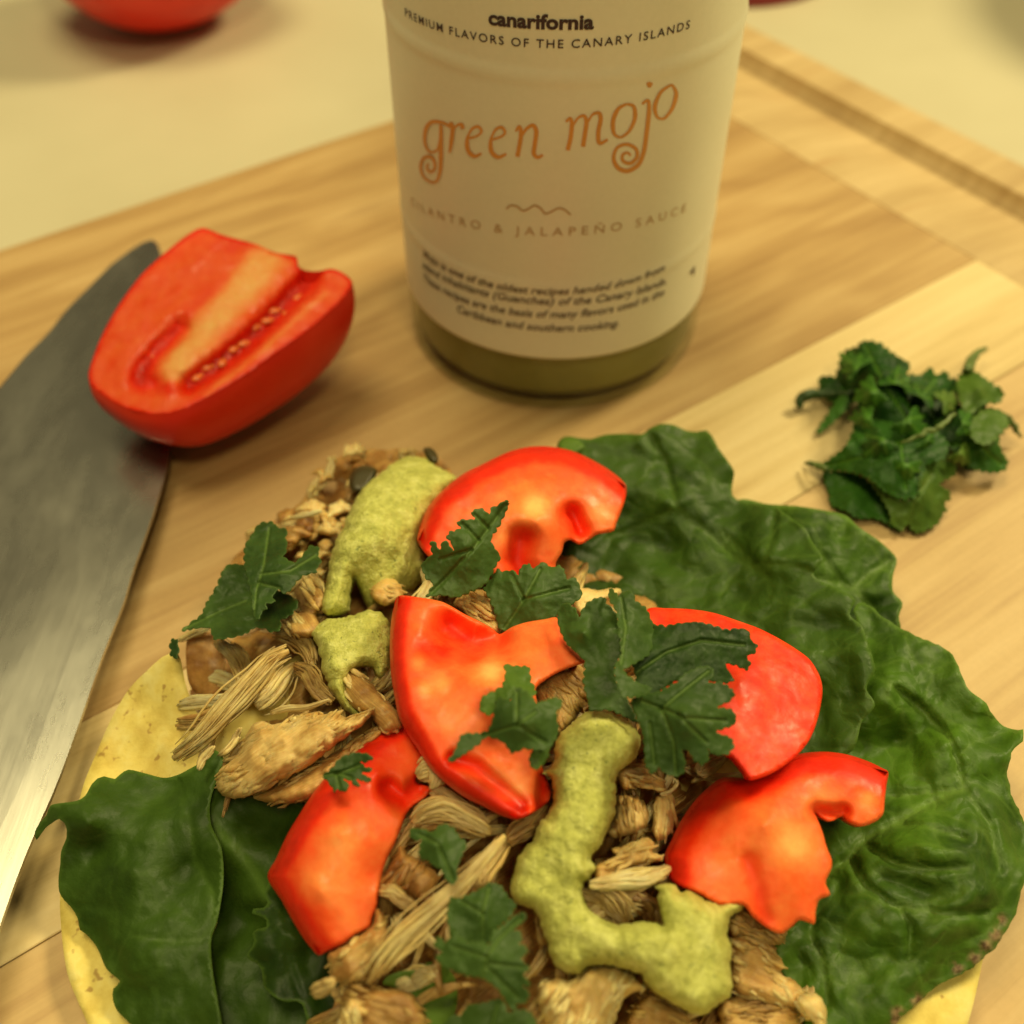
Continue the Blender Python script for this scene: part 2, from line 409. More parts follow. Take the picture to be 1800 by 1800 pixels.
def chicken_mat(name, a, b, c3, k=.4):
    m = NT(name); f = m.attr('fib', 'Vector')
    fine = m.noise(m.vmul(f, (2.2, 34, 1)), 1, 5, .7, .4); br = m.noise(m.pos, 230, 5, .65)
    t = m.math('ADD', m.math('MULTIPLY', fine, .42), m.math('MULTIPLY', br, .58))
    t = m.math('ADD', t, m.math('MULTIPLY', m.math('SUBTRACT', m.rnd, .5), .22))
    c = m.ramp(t, [(.34, a), (.5, b), (.64, c3)])
    bp = m.bump(m.math('ADD', m.math('MULTIPLY', fine, .8), m.math('MULTIPLY', m.noise(m.pos, 900, 4), .6)), .45, .0004)
    return m.bsdf(c, k, bp, Subsurface_Weight=.35, Subsurface_Radius=(1, .6, .3), Subsurface_Scale=.0018)
M['chicken'] = chicken_mat('cooked_chicken', (.34, .17, .045), (.60, .385, .125), (.80, .60, .25))
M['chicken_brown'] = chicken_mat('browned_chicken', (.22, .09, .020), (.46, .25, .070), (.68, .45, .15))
M['chicken_pale'] = chicken_mat('pale_chicken', (.52, .32, .10), (.74, .54, .21), (.88, .74, .36))
def sauce_mat():
    m = NT('green_sauce'); g = m.pos
    n = m.noise(g, 420, 5, .7); n2 = m.noise(g, 1700, 4, .7)
    c = m.ramp(m.math('ADD', m.math('MULTIPLY', n, .7), m.math('MULTIPLY', n2, .3)), [(.36, (.37, .39, .075)), (.5, (.54, .56, .13)), (.62, (.71, .73, .24))])
    c = m.mix(m.ramp(m.noise(g, 1150, 2), [(.66, 0.), (.71, .65)]), c, (.10, .15, .02))
    return m.bsdf(c, .34, m.bump(m.math('ADD', m.math('MULTIPLY', n2, 1.4), m.math('MULTIPLY', m.noise(g, 800, 3), 1.)), .75, .0005), Subsurface_Weight=.15, Subsurface_Radius=(1, 1, .3), Subsurface_Scale=.002)
M['sauce'] = sauce_mat()
def tort():
    m = NT('corn_tortilla'); g = m.pos
    n = m.noise(g, 260, 5, .6); c = m.ramp(n, [(.3, (.66, .50, .10)), (.5, (.80, .65, .17)), (.7, (.87, .76, .28))])
    c = m.mix(m.ramp(m.noise(g, 480, 2), [(.64, 0.), (.70, .75)]), c, (.34, .18, .04))
    c = m.mix(m.ramp(m.noise(g, 110, 3), [(.55, 0.), (.72, .45)]), c, (.58, .36, .09))
    return m.bsdf(c, .7, m.bump(n, .35, .0006))
M['tortilla'] = tort()
def steel():
    m = NT('brushed_steel'); c = m.obj
    s = m.noise(m.vmul(c, (70, 26, 9)), 1, 5, .65, .3); s2 = m.noise(m.vmul(c, (50, 22, 9)), 1, 4, .55, .2)
    col = m.ramp(s2, [(.38, (.50, .49, .43)), (.62, (.64, .63, .56))])
    rg = m.ramp(s, [(.34, .235), (.66, .33)])
    return m.bsdf(col, rg, m.bump(m.noise(m.vmul(c, (900, 30, 9)), 1, 3), .06, .0002), Metallic=1.0)
M['steel'] = steel()
def simple(name, c, r=.5, **k):
    m = NT(name); n = m.noise(m.pos, 90, 3)
    return m.bsdf(m.ramp(n, [(.3, tuple(a*.9 for a in c)), (.7, tuple(min(1, a*1.08) for a in c))]), r, **k)
M['black'] = simple('black_handle', (.02, .02, .02), .4)
def glass():
    m = NT('clear_glass'); tr = m.n('ShaderNodeBsdfTransparent'); tr.inputs[0].default_value = (.90, .92, .84, 1)
    gl = m.n('ShaderNodeBsdfGlossy'); gl.inputs['Roughness'].default_value = .06
    fr_ = m.n('ShaderNodeLayerWeight'); fr_.inputs['Blend'].default_value = .5; fr2 = m.ramp(fr_.outputs['Facing'], [(0., .03), (.6, .06), (.9, .30), (1., .8)]); mx = m.n('ShaderNodeMixShader')
    m.set(mx, 0, fr2); m.t.links.new(tr.outputs[0], mx.inputs[1]); m.t.links.new(gl.outputs[0], mx.inputs[2]); m.t.links.new(mx.outputs[0], m.out.inputs[0]); return m.m
M['glass'] = glass()
M['sauce_in'] = simple('bottled_green_sauce', (.33, .31, .085), .5)
M['cap'] = simple('white_cap', (.7, .68, .6), .35)
def paper():
    m = NT('label_paper'); n = m.noise(m.pos, 30, 3); n2 = m.noise(m.pos, 1100, 2)
    c = m.ramp(m.math('ADD', m.math('MULTIPLY', n, .7), m.math('MULTIPLY', n2, .3)), [(.3, (.80, .78, .60)), (.7, (.88, .86, .68))])
    return m.bsdf(c, .42, m.bump(n, .05, .001))
M['paper'] = paper()
M['ink'] = simple('dark_print', (.045, .022, .028), .5)
M['ink_soft'] = simple('soft_dark_print', (.13, .095, .065), .5)
M['ink_orange'] = simple('orange_print', (.72, .32, .07), .5)
M['ink_faint'] = simple('faint_orange_print', (.54, .36, .17), .5)
M['seed'] = simple('tomato_seed', (.84, .20, .05), .3)
M['olive'] = simple('dark_olive_piece', (.055, .045, .015), .4)
M['bowl'] = simple('grey_olive_ceramic', (.30, .27, .17), .4)
M['maroon'] = simple('maroon_plastic', (.28, .02, .035), .45)

# ================================================================== SETTING
def box(name, x0, x1, y0, y1, z0, z1, mat, parent, bev=.06, frame=None, smooth=False):
    """a bevelled board in a turned frame (origin, angle)"""
    pr = [(0, z0), (0, z1-bev), (bev, z1)]
    V = []
    for ins, z in pr:
        for x, y in ((x0+ins, y0+ins), (x1-ins, y0+ins), (x1-ins, y1-ins), (x0+ins, y1-ins)): V.append((x, y, z))
    F = [(3, 2, 1, 0), (8, 9, 10, 11)]
    for k in (0, 1):
        for j in range(4): a = k*4+j; b = k*4+(j+1) % 4; F.append((a, b, b+4, a+4))
    me = bpy.data.meshes.new(name); me.from_pydata([tuple(np.array(v)*CM) for v in V], [], F); me.materials.append(mat)
    o = bpy.data.objects.new(name, me); COL.objects.link(o); o.parent = parent; return o
BT = 2.0   # board thickness
co = link('countertop', [(-150, -60, -BT), (150, -60, -BT), (150, 220, -BT), (-150, 220, -BT)], [(0, 1, 2, 3)], M['counter'])
tag(co, kind='structure')
TH = R(35.3); ex = np.array([math.cos(TH), math.sin(TH)]); ey = np.array([-math.sin(TH), math.cos(TH)])
def fr(q): q = np.array(q[:2]); return q@ex, q@ey
left_edge = .5*(fr(P(0, 440))[1]+fr(P(690, 210))[1])
b1 = .5*(fr(P(1180, 740))[1]+fr(P(1710, 455))[1])
b2 = .5*(fr(P(0, 1700))[1]+fr(P(105, 1640))[1])
rim_out = .5*(fr(P(1305, 33))[0]+fr(P(1800, 290))[0])
rim_in = .5*(fr(P(1305, 82))[0]+fr(P(1800, 352))[0])
endj = .5*(fr(P(1370, 250))[0]+fr(P(1800, 510))[0])
print('board', left_edge, b1, b2, rim_out, rim_in, endj)
board = empty('cutting_board', (0, 0, 0), 'pale maple cutting board of glued planks with a grooved end strip', 'cutting board')
board.rotation_euler = (0, 0, TH)
xs = -26
seams = [left_edge, b1, b2, b2-8.5, b2-17]
mats = ['wood_mid', 'wood_pale', 'wood_warm', 'wood_pale']
for i, mt in enumerate(mats):
    box('plank', xs, endj-.002, seams[i+1]+(.022 if i == 1 else .005), seams[i], -BT, 0, M[mt], board, bev=.014 if i else .03)
# end strip with a juice groove: profile along x swept along the board's width
prof = [(endj, -BT), (endj, -.012), (endj+.012, 0), (rim_in-2.6, 0), (rim_in-2.0, -.08), (rim_in-1.3, -.24), (rim_in-.7, -.38), (rim_in-.2, -.42), (rim_in-.04, -.22), (rim_in+.05, 0),
        (rim_out-.14, 0), (rim_out, -.14), (rim_out, -BT)]
V = []; nj = 2
ysw = np.linspace(seams[-1], left_edge, 40)
for y in ysw:
    fade = min(1, max(0, (left_edge-y-.9)/1.1)); fade = fade*fade*(3-2*fade)
    for k, (x, z) in enumerate(prof): V.append((x, y, z*(fade if 3 < k < 9 else 1) if z > -BT else z))
F = []
L = len(prof)
for i in range(len(ysw)-1):
    for k in range(L-1): a = i*L+k; F.append((a, a+L, a+L+1, a+1))
F.append(tuple(range(L))[::-1]); F.append(tuple((len(ysw)-1)*L+k for k in range(L)))
F = [f[::-1] for f in F]
me = bpy.data.meshes.new('end_strip'); me.from_pydata([tuple(np.array(v)*CM) for v in V], [], F); me.materials.append(M['wood_end'])
es = bpy.data.objects.new('end_strip', me); COL.objects.link(es); es.parent = board

# ================================================================== BOTTLE
BC = np.array([.90, 18.95, 0.0]); BR = 3.08
bot = empty('sauce_bottle', BC, 'tall glass bottle of green sauce with a cream paper label, standing on the board', 'bottle')
lathe('glass_body', [(0, .12), (1.9, .10), (2.35, .03), (2.85, .0), (2.98, .04), (3.03, .12), (BR-.03, .28), (BR-.03, .8), (BR-.03, 11.5), (2.9, 12.6), (2.2, 13.8), (1.35, 15), (1.25, 18.5), (1.4, 18.6),
                     (1.4, 19), (1.1, 19), (1.05, 15), (1.9, 13.7), (2.65, 12.5), (2.95, 11.4), (2.95, .45), (2.88, .27), (2.4, .20), (0, .18)], BC, M['glass'], bot)
lathe('sauce_filling', [(0, .20), (2.4, .22), (2.86, .29), (2.93, .47), (2.93, 11.0), (0, 11.0)], BC, M['sauce_in'], bot)
lathe('cap', [(0, 20.3), (1.5, 20.3), (1.6, 20.2), (1.6, 18.2), (1.45, 18.2), (1.45, 19.2), (0, 19.2)], BC, M['cap'], bot)
ZL0, ZL1 = 1.33, 10.6
pf = [(BR-.025, ZL0), (BR, ZL0+.01)]
for z in np.linspace(ZL0+.05, ZL1, 90):
    rr = BR+.022*math.exp(-((z-6.75)/.06)**2)+.016*math.exp(-((z-2.95)/.05)**2)
    pf.append((rr, z))
lab = lathe('paper_label', pf, BC, M['paper'], bot, seg=120, arc=(R(-90-158), R(-90+158)))
# lettering -------------------------------------------------------
def raycyl(u, v, Rr=BR+.02):
    d = rays(np.array(float(u)), np.array(float(v))); o = CP-BC
    a = d[0]**2+d[1]**2; b = 2*(o[0]*d[0]+o[1]*d[1]); c = o[0]**2+o[1]**2-Rr*Rr
    disc = b*b-4*a*c
    t = (-b-math.sqrt(max(disc, 0)))/(2*a); q = o+t*d
    return math.atan2(q[0], -q[1])*Rr, q[2]        # arc length from the front, height
def oncyl(s, z, Rr=BR+.010):
    Rr = Rr+.022*math.exp(-((z-6.75)/.06)**2)+.016*math.exp(-((z-2.95)/.05)**2)
    a = s/(BR+.02); return (BC[0]+Rr*math.sin(a), BC[1]-Rr*math.cos(a), z)
def glyphs(body, shear=0, bold=0, space=1.0):
    cu = bpy.data.curves.new('t', 'FONT'); cu.body = body; cu.size = 1; cu.shear = shear; cu.offset = bold; cu.resolution_u = 3; cu.space_character = space
    ob = bpy.data.objects.new('t', cu); COL.objects.link(ob); bpy.context.view_layer.update()
    me = ob.evaluated_get(bpy.context.evaluated_depsgraph_get()).to_mesh()
    v = np.array([tuple(q.co) for q in me.vertices]); f = [tuple(p.vertices) for p in me.polygons]
    ob.to_mesh_clear(); bpy.data.objects.remove(ob); bpy.data.curves.remove(cu)
    return v, f
def printed(body, pts, cap, mat, shear=0, bold=0, space=1.0, name='lettering', sq=1.0):
    """pts: three baseline pixels (start, middle, end); cap: letter height in px at the middle"""
    v, f = glyphs(body, shear, bold, space)
    sz = [raycyl(*p) for p in pts]; s0, s1 = sz[0][0], sz[2][0]
    q = np.polyfit([a[0] for a in sz], [a[1] for a in sz], 2)
    zt = raycyl(pts[1][0], pts[1][1]-cap)[1]-sz[1][1]
    x0, x1 = v[:, 0].min(), v[:, 0].max(); k = zt/.70
    s = s0+(v[:, 0]-x0)/(x1-x0)*(s1-s0); z = np.polyval(q, s)+v[:, 1]*k
    return link(name, [oncyl(a, b) for a, b in zip(s, z)], f, mat, lab, smooth=False)
printed('canarifornia', [(858, 43), (950, 51), (1044, 51)], 25, M['ink'], bold=.035)
printed('PREMIUM FLAVORS OF THE CANARY ISLANDS', [(711, 28), (965, 85), (1213, 50)], 15, M['ink'], bold=.006, space=1.25)
printed('CILANTRO & JALAPEÑO SAUCE', [(722, 360), (985, 415), (1206, 372)], 15, M['ink_faint'], space=1.6)
DY = [(0, 0)]
txt = ['Mojo is one of the oldest recipes handed down from', 'island inhabitants (Guanches) of the Canary Islands.', 'These recipes are the basis of many flavors used in the', 'Caribbean and southern cooking.']
for t, pts in zip(txt, [[(743, 450), (950, 518), (1168, 476)], [(742, 470), (950, 536), (1172, 499)], [(744, 492), (950, 559), (1168, 519)], [(803, 548), (960, 583), (1088, 574)]]):
    printed(t, pts, 13, M['ink_soft'], shear=.25, bold=.016)
printed('4', [(1212, 486), (1217, 485), (1222, 483)], 14, M['ink_soft'], bold=.01)
def ribbon(lines, mat, name='lettering'):
    """pen strokes: (k, 'px,py px,py ...', width px at start, mid, end)"""
    V = []; F = []
    for k, s, w in lines:
        p = densify(T(k, s), 2.0, False); n = len(p)
        ww = np.interp(np.linspace(0, 1, n), np.linspace(0, 1, len(w)), w)
        t = np.gradient(p, axis=0); t /= np.linalg.norm(t, axis=1)[:, None]+1e-9; nr = np.c_[-t[:, 1], t[:, 0]]
        b = len(V)
        for i in range(n):
            for sgn in (-1, 1):
                q = p[i]+nr[i]*sgn*ww[i]/2; V.append(oncyl(*raycyl(q[0], q[1]), Rr=BR+.010))
        for i in range(n-1): F.append((b+2*i, b+2*i+1, b+2*i+3, b+2*i+2))
    return link(name, V, F, mat, lab, smooth=False)
th, tk = 4.0, 7.8
G = [('K', '470,545 430,520 380,515 355,545 350,600 370,640 400,635 415,590 418,530 418,640 415,720 400,765 375,768 345,745 332,705 345,668 375,662 392,685 390,715 370,725 358,705 366,690', (th, tk, th, tk*.8, tk, th, tk*.8, th)),
     ('K', '448,535 462,520 468,545 462,600 455,645', (th, tk, tk, th)), ('K', '464,570 480,535 505,525 510,545', (th, th, tk)),
     ('K', '530,585 570,575 590,555 575,535 550,545 530,585 533,635 560,660 590,648', (th, th, tk*.7, th, tk, tk, th)),
     ('K', '632,590 672,578 690,560 675,538 650,548 630,590 632,640 660,664 695,650', (th, th, tk*.7, th, tk, tk, th)),
     ('K', '735,555 750,535 758,560 752,610 742,662', (th, tk, tk, tk)), ('K', '756,585 780,545 808,530 822,555 816,610 812,650 828,665 850,655', (th, tk*.7, tk, tk, tk, th)),
     ('K', '948,515 965,500 973,520 968,580 955,635', (th, tk, tk, tk)), ('K', '972,540 1000,498 1025,490 1035,515 1028,570 1020,620', (th, th, tk, tk, tk)),
     ('K', '1034,530 1060,485 1088,478 1095,505 1085,560 1090,605 1125,590', (th, th, tk, tk, tk, th)),
     ('K', '1205,440 1170,460 1148,510 1152,565 1180,580 1215,555 1240,500 1235,450 1205,440', (th, tk, tk, th, tk*.8, tk, th)),
     ('K', '1270,440 1296,425 1300,470 1290,560 1278,640 1255,695 1210,722 1170,710 1150,670 1165,625 1205,610 1245,630 1248,665 1220,690 1190,680 1188,655 1208,645 1222,658', (th, tk, tk, tk, tk, tk, tk*.7, tk*.8, tk*.8, th)),
     ('K', '1292,362 1302,358 1312,362', (tk, tk*1.3, tk)),
     ('K', '1390,360 1350,390 1325,450 1335,495 1365,500 1400,455 1415,395 1400,362 1390,360', (th, tk*.8, tk, th, tk*.8, tk, th))]
ribbon(G, M['ink_orange'])
ribbon([('K', '695,882 715,868 740,872 765,890 790,882 815,868 840,880 860,902 885,895 915,880 940,885 968,908', (3.2, 3.4, 3.2))], M['ink_faint'], 'wavy_line')

# ================================================================== KNIFE
kn = empty('kitchen_knife', (-9.5, 10, 0), 'wide steel kitchen knife blade lying on the board at the left, under the tomato half', 'knife')
rise = lambda v: .05+.50*(v-420)/1200
sp = [P(u, v, .2+rise(v)) for u, v in T('X', '268,420 256,421 233,434 194,463 156,502 117,541 86,583 47,622 0,680')]
ed = [P(u, v, .15+rise(v)) for u, v in T('X', '268,420 277,428 284,452 292,520 300,640 303,760 300,792 292,836 272,902 253,957 233,1011 223,1050 204,1100 183,1150 156,1228 128,1306 97,1388 62,1462 31,1535 0,1621')]
sp = np.array([q[:2] for q in sp]+[(-11.15, 14.5), (-11.3, 11), (-11.35, 6), (-11.35, -3)]); ed = np.array([q[:2] for q in ed]+[(ed[-1][0], -3)])
def resamp(p, n):
    s = np.r_[0, np.cumsum(np.linalg.norm(np.diff(p, axis=0), axis=1))]; t = np.linspace(0, 1, n)**1.3*s[-1]
    return np.c_[np.interp(t, s, p[:, 0]), np.interp(t, s, p[:, 1])]
S_, E_ = resamp(sp, 70), resamp(ed, 70)
V = []
for a, b in zip(S_, E_):
    w = b-a
    for f_, z in ((0, .04), (0, .215), (.02, .235), (.3, .225), (.9, .218), (1., .206), (1., .14)):
        q = a+w*f_; V.append((q[0], q[1], z+.03*max(0, 22-q[1])-.03))
F = []
for i in range(69):
    for k in range(7): a = i*7+k; b = i*7+(k+1) % 7; F.append((a, a+7, b+7, b))
F.append(tuple(range(7))); F.append(tuple(69*7+k for k in range(7))[::-1])
link('blade', V, F, M['steel'], kn, smooth=False)
hp = [(-10.9, -3.0), (-10.95, -8), (-10.7, -13.5)]
V = []; n = 16
for i in range(n):
    t = i/(n-1); c = np.array([-10.0-.3*t, -2.9-11.5*t, .78-.1*t]); w = 1.15+.25*math.sin(t*math.pi*2.2)*(.4+t); hh = .55
    for j in range(14):
        a = 2*math.pi*j/14; V.append((c[0]+w*math.copysign(abs(math.cos(a))**.7, math.cos(a)), c[1], c[2]+hh*math.copysign(abs(math.sin(a))**.7, math.sin(a))))
F = [(i*14+j, i*14+(j+1) % 14, (i+1)*14+(j+1) % 14, (i+1)*14+j) for i in range(n-1) for j in range(14)]+[tuple(range(14))[::-1], tuple((n-1)*14+j for j in range(14))]
link('handle', V, F, M['black'], kn)

# ================================================================== TOMATO HALF
face = T('J', '915,130 1000,160 1100,188 1160,205 1240,240 1340,260 1345,300 1380,322 1440,325 1500,315 1560,340 1592,378 1560,440 1480,520 1380,605 1290,670 1180,750 1060,830 930,905 850,945 770,972 690,975 610,962 530,930 455,880 410,840 400,790 420,720 450,640 500,540 570,430 650,330 760,230 850,160')
zf_ctrl = T('J', '915,130,2.55 1592,378,2.35 400,830,1.55 850,945,1.75 1000,500,2.25')
def tone_half(U, d):
    t = np.full(len(U), .47)
    core = T('J', '1200,250 1150,330 1050,450 940,580 850,680 790,760'); wcore = 31
    t += .42*np.exp(-(dist_line(U, core)/(wcore))**3)
    t += .10*np.exp(-(dist_line(U, T('J', '1290,300 1150,430'))/18)**2)
    for ln, w, a in ((T('J', '1400,360 1300,460 1180,590 1080,680 960,770 860,840'), 18, .42), (T('J', '820,590 720,680 640,780 630,820'), 17, .36), (T('J', '690,830 760,850'), 14, .25), (T('J', '1020,370 930,440 850,520'), 11, .16), (T('J', '1150,230 1000,210'), 14, .1)):
        t -= a*np.exp(-(dist_line(U, ln)/w)**2)
    t += .22*np.exp(-(dist_line(U, T('J', '1480,420 1350,530 1180,690 1040,800 930,885'))/5)**2)
    t -= .30*np.exp(-(d/7)**2)
    return t
def z_half(U):
    return -.20*np.exp(-(dist_line(U, T('J', '1400,360 1300,460 1180,590 1080,680 960,770 860,840'))/19)**3)-.13*np.exp(-(dist_line(U, T('J', '820,590 720,680 640,780 630,820 690,840'))/18)**3)+.05*np.array([mnoise.noise(Vector((p[0]*.11, p[1]*.11, 4))) for p in U])*np.exp(-(dist_line(U, T('J', '1400,360 1180,590 960,770 860,840 640,820 720,680 820,590'))/30)**2)
th_org = P(400, 600, 0)
half = empty('tomato_half', (th_org[0], th_org[1], 0), 'halved red plum tomato, cut face up, resting on the knife blade beside the bottle', 'tomato')
fl = sheet('cut_face', face, zf_ctrl, M['flesh'], step=6, th=.05, tone=tone_half, zadd=z_half, wr=[(.03, 1.5), (.008, 7)], parent=half, seed=3)
rim = densify(face, 6, True); rz = rbf(zf_ctrl)(rim)
Rm = PP(rim[:, 0], rim[:, 1], rz)+np.array([0, 0, 0]); Cc = Rm.mean(0)
V = []; n = len(Rm); K = 16
low = .32
off = np.array([.1, -.45, 0])
for k in range(K+1):
    a = k/K*math.pi/2
    for q in Rm:
        c2 = Cc+off*math.sin(a)
        xy = c2[:2]+(q[:2]-Cc[:2])*(math.cos(a)**.8 if k < K else .001)*(1+.05*math.sin(2*a))
        zz = q[2]*math.cos(a)+low*(1-math.cos(a)) - (Cc[2]-low)*.0
        zz = q[2]-(q[2]-low)*math.sin(a)**1.15
        V.append((xy[0], xy[1], zz))
F = [(k*n+j, k*n+(j+1) % n, (k+1)*n+(j+1) % n, (k+1)*n+j) for k in range(K) for j in range(n)]
link('skin', V, F, M['skin'], half)
for u, v, a in ((660, 800, .9), (820, 850, .5), (1300, 500, .3), (1110, 640, .4), (1150, 590, .8), (1250, 520, .2), (700, 700, 1.1), (950, 775, .5), (640, 760, 2), (1060, 690, 1.2), (1210, 540, .3), (1000, 725, 1.5), (760, 850, .2), (890, 800, .9), (1090, 605, .1), (750, 650, .5), (1350, 440, .8)):
    x, y = T('J', f'{u+9*math.sin(u*3.1)},{v+16*math.sin(v*1.7)}')[0]; c = P(x, y, 0); z = float(rbf(zf_ctrl)(np.array([[x, y]]))[0])-.19; c = P(x, y, z)
    V = []; F = []
    for i in range(6):
        ph = math.pi*i/5
        for j in range(8):
            t2 = 2*math.pi*j/8; lx = .13*math.cos(ph)*1.0; r = .085*math.sin(ph)*(1-.3*math.cos(ph)); ly = r*math.cos(t2); lz = .6*r*math.sin(t2)
            V.append((c[0]+lx*math.cos(a)-ly*math.sin(a), c[1]+lx*math.sin(a)+ly*math.cos(a), c[2]+lz))
    F = [(i*8+j, i*8+(j+1) % 8, (i+1)*8+(j+1) % 8, (i+1)*8+j) for i in range(5) for j in range(8)]
    link('seed', V, F, M['seed'], half)

# ================================================================== BACKGROUND THINGS
def blob(name, cen, rx, ry, rz, mat, lobes=0, **k):
    V = []; F = []; a_, b_ = 40, 24
    for i in range(b_+1):
        ph = math.pi*i/b_
        for j in range(a_):
            t = 2*math.pi*j/a_; s = 1+lobes*.03*math.cos(4*t)*math.sin(ph)
            dz = math.cos(ph)*rz-(.25*rz*math.exp(-(math.sin(ph)/.25)**2) if math.cos(ph) > 0 else 0)
            V.append((cen[0]+rx*s*math.sin(ph)*math.cos(t), cen[1]+ry*s*math.sin(ph)*math.sin(t), cen[2]+dz))
    for i in range(b_):
        for j in range(a_): F.append((i*a_+j, i*a_+(j+1) % a_, (i+1)*a_+(j+1) % a_, (i+1)*a_+j))
    return link(name, V, [f[::-1] for f in F], mat, **k)
tq = P(262, 108, -BT)
wt = empty('whole_tomato', (tq[0], tq[1]+3, -BT), 'whole red tomato standing on the cream counter at the top left', 'tomato')
blob('skin', (tq[0]-.1, tq[1]+3.1, -BT+3.1), 3.9, 3.6, 3.1, M['skin'], 1, parent=wt)
cq = (tq[0]-.3, tq[1]+3.1, -BT+5.0)
for i in range(5):
    a = i*1.2566; V = []
    for t in (0, .5, 1):
        r = .2+1.3*t; w = .35*(1-t)+.02
        for sg in (-1, 1): V.append((cq[0]+r*math.cos(a)-sg*w*math.sin(a), cq[1]+r*math.sin(a)+sg*w*math.cos(a), cq[2]+.35*t-.0))
    V += [(x, y, z-.06) for x, y, z in V]
    link('sepal', V, [(0, 1, 3, 2), (2, 3, 5, 4), (6, 8, 9, 7), (8, 10, 11, 9), (0, 2, 8, 6), (2, 4, 10, 8), (1, 7, 9, 3), (3, 9, 11, 5), (4, 5, 11, 10), (0, 6, 7, 1)], M['cilantro'], wt)
mq = P(1330, 14, -BT)
ml = lathe('round_lid', [(0, .9), (3.0, .9), (3.3, .8), (3.4, .6), (3.4, .02), (3.3, 0), (0, 0)], (mq[0]-.2, mq[1]+3.4, -BT), M['maroon'])
tag(ml, 'dark maroon round lid on the counter, just showing behind the bottle at the top edge', 'lid')
bq = P(1785, 40, -BT)
bw = lathe('serving_bowl', [(0, .3), (3.0, .3), (3.2, 0), (3.5, 0), (3.9, .8), (5.6, 3.2), (6.6, 6.2), (6.75, 6.3), (6.6, 6.1), (5.3, 3.3), (3.2, 1.0), (0, .8)], (bq[0]+9.3, bq[1]+1.5, -BT), M['bowl'])
tag(bw, 'dull olive grey round bowl whose side just enters the picture at the top right corner', 'bowl')

# ================================================================== TACO: tortilla
def mound(U):
    U = np.atleast_2d(U); return .45+1.55*np.clip(1-((U[:, 0]-830)/560)**2-((U[:, 1]-1400)/720)**2, -.15, 1)
def zmd(x, y): return float(mound(np.array([[x, y]]))[0])
tor = T('X', '310,1143 318,1160 330,1215 360,1260 480,1180 700,1050 1000,1010 1300,1060 1550,1250 1690,1450 1735,1600 1725,1700 1690,1830 1600,1990 1350,2180 1000,2280 650,2240 350,2110 210,1930 150,1790 118,1710 106,1610 107,1560 125,1480 145,1385 171,1320 194,1267 226,1212 257,1180 285,1155')
to = sheet('corn_tortilla', tor, T('X', '310,1143,1.25 325,1220,1.0 226,1212,.75 171,1320,.45 106,1610,.28 210,1930,.3 900,1600,.12 1000,1100,.2 1725,1700,.55 1735,1500,.35 1300,2100,.2 600,1300,.15 350,1500,.3'),
           M['tortilla'], step=16, th=.11, wr=[(.05, 1.5), (.015, 6)], seed=5)
tag(to, 'soft yellow corn tortilla lying open on the board under the lettuce and chicken', 'tortilla')

# ------------------------------------------------------------------ lettuce
def vtone(veins, edge=.6, ew=3.5, extra=None):
    def f(U, d):
        t = edge*np.exp(-(d/ew)**2)
        for ln, w, a in veins: t = np.maximum(t, a*np.exp(-(dist_line(U, ln)/w)**2))
        return np.clip(t, 0, 1)
    return f
def pucker(veins, amp=.10, sc=.02):
    def f(U):
        dv = np.full(len(U), 1e9)
        for ln, w, a in veins: dv = np.minimum(dv, dist_line(U, ln))
        b = np.array([mnoise.noise(Vector((p[0]*sc, p[1]*sc, 3.3))) for p in U])
        c = np.array([1-abs(mnoise.noise(Vector((p[0]*sc*1.6, p[1]*sc*1.6, 7.3))))*2 for p in U])
        return amp*np.clip(dv/35, 0, 1)*(b*1.0)-amp*.18*np.clip(c, 0, 1)**3-amp*.4*np.exp(-(dv/7)**2)
    return f
# far leaf (behind everything, upper right)
vB = [(T('H', '900,1450 1000,1370 1100,1310'), 5, .5), (T('H', '700,1400 900,1450 1000,1560'), 5, .4), (T('H', '600,1150 750,1300 850,1440'), 5, .3)]
lb = sheet('lettuce_leaf', T('H', '300,985 450,1008 600,1018 740,1040 860,1068 930,1130 1020,1190 1080,1240 1130,1300 1110,1380 1110,1470 1160,1530 1140,1600 1150,1665 1100,1800 900,1900 700,1800 500,1600 400,1300 300,1100'),
           T('H', '450,1008,.9 1130,1300,.9 1150,1660,.75 900,1450,.75 500,1600,.6 700,1200,1.15 1000,1560,.55'), M['lettuce'], step=7, th=.03, tone=vtone(vB), zadd=pucker(vB, .15, .014), wr=[(.20, .8), (.018, 3)], seed=11)
tag(lb, 'green lettuce leaf peeking out on the board between the upper and lower right leaves', 'lettuce leaf')
vA = [(T('B', '1180,40 1250,150 1270,250 1290,340 1350,420'), 5, .35), (T('B', '1290,340 1430,450 1560,560 1640,620'), 6, .35), (T('H', '200,1150 350,1300 450,1400'), 5, .5), (T('H', '-50,1000 50,1100 330,1330 560,1330 690,1370'), 5, .45), (T('H', '330,1330 250,1400 200,1480'), 4, .4),
      (T('H', '490,1020 470,1180 430,1300'), 5, .3), (T('B', '1290,340 1150,420 1000,470'), 5, .3)]
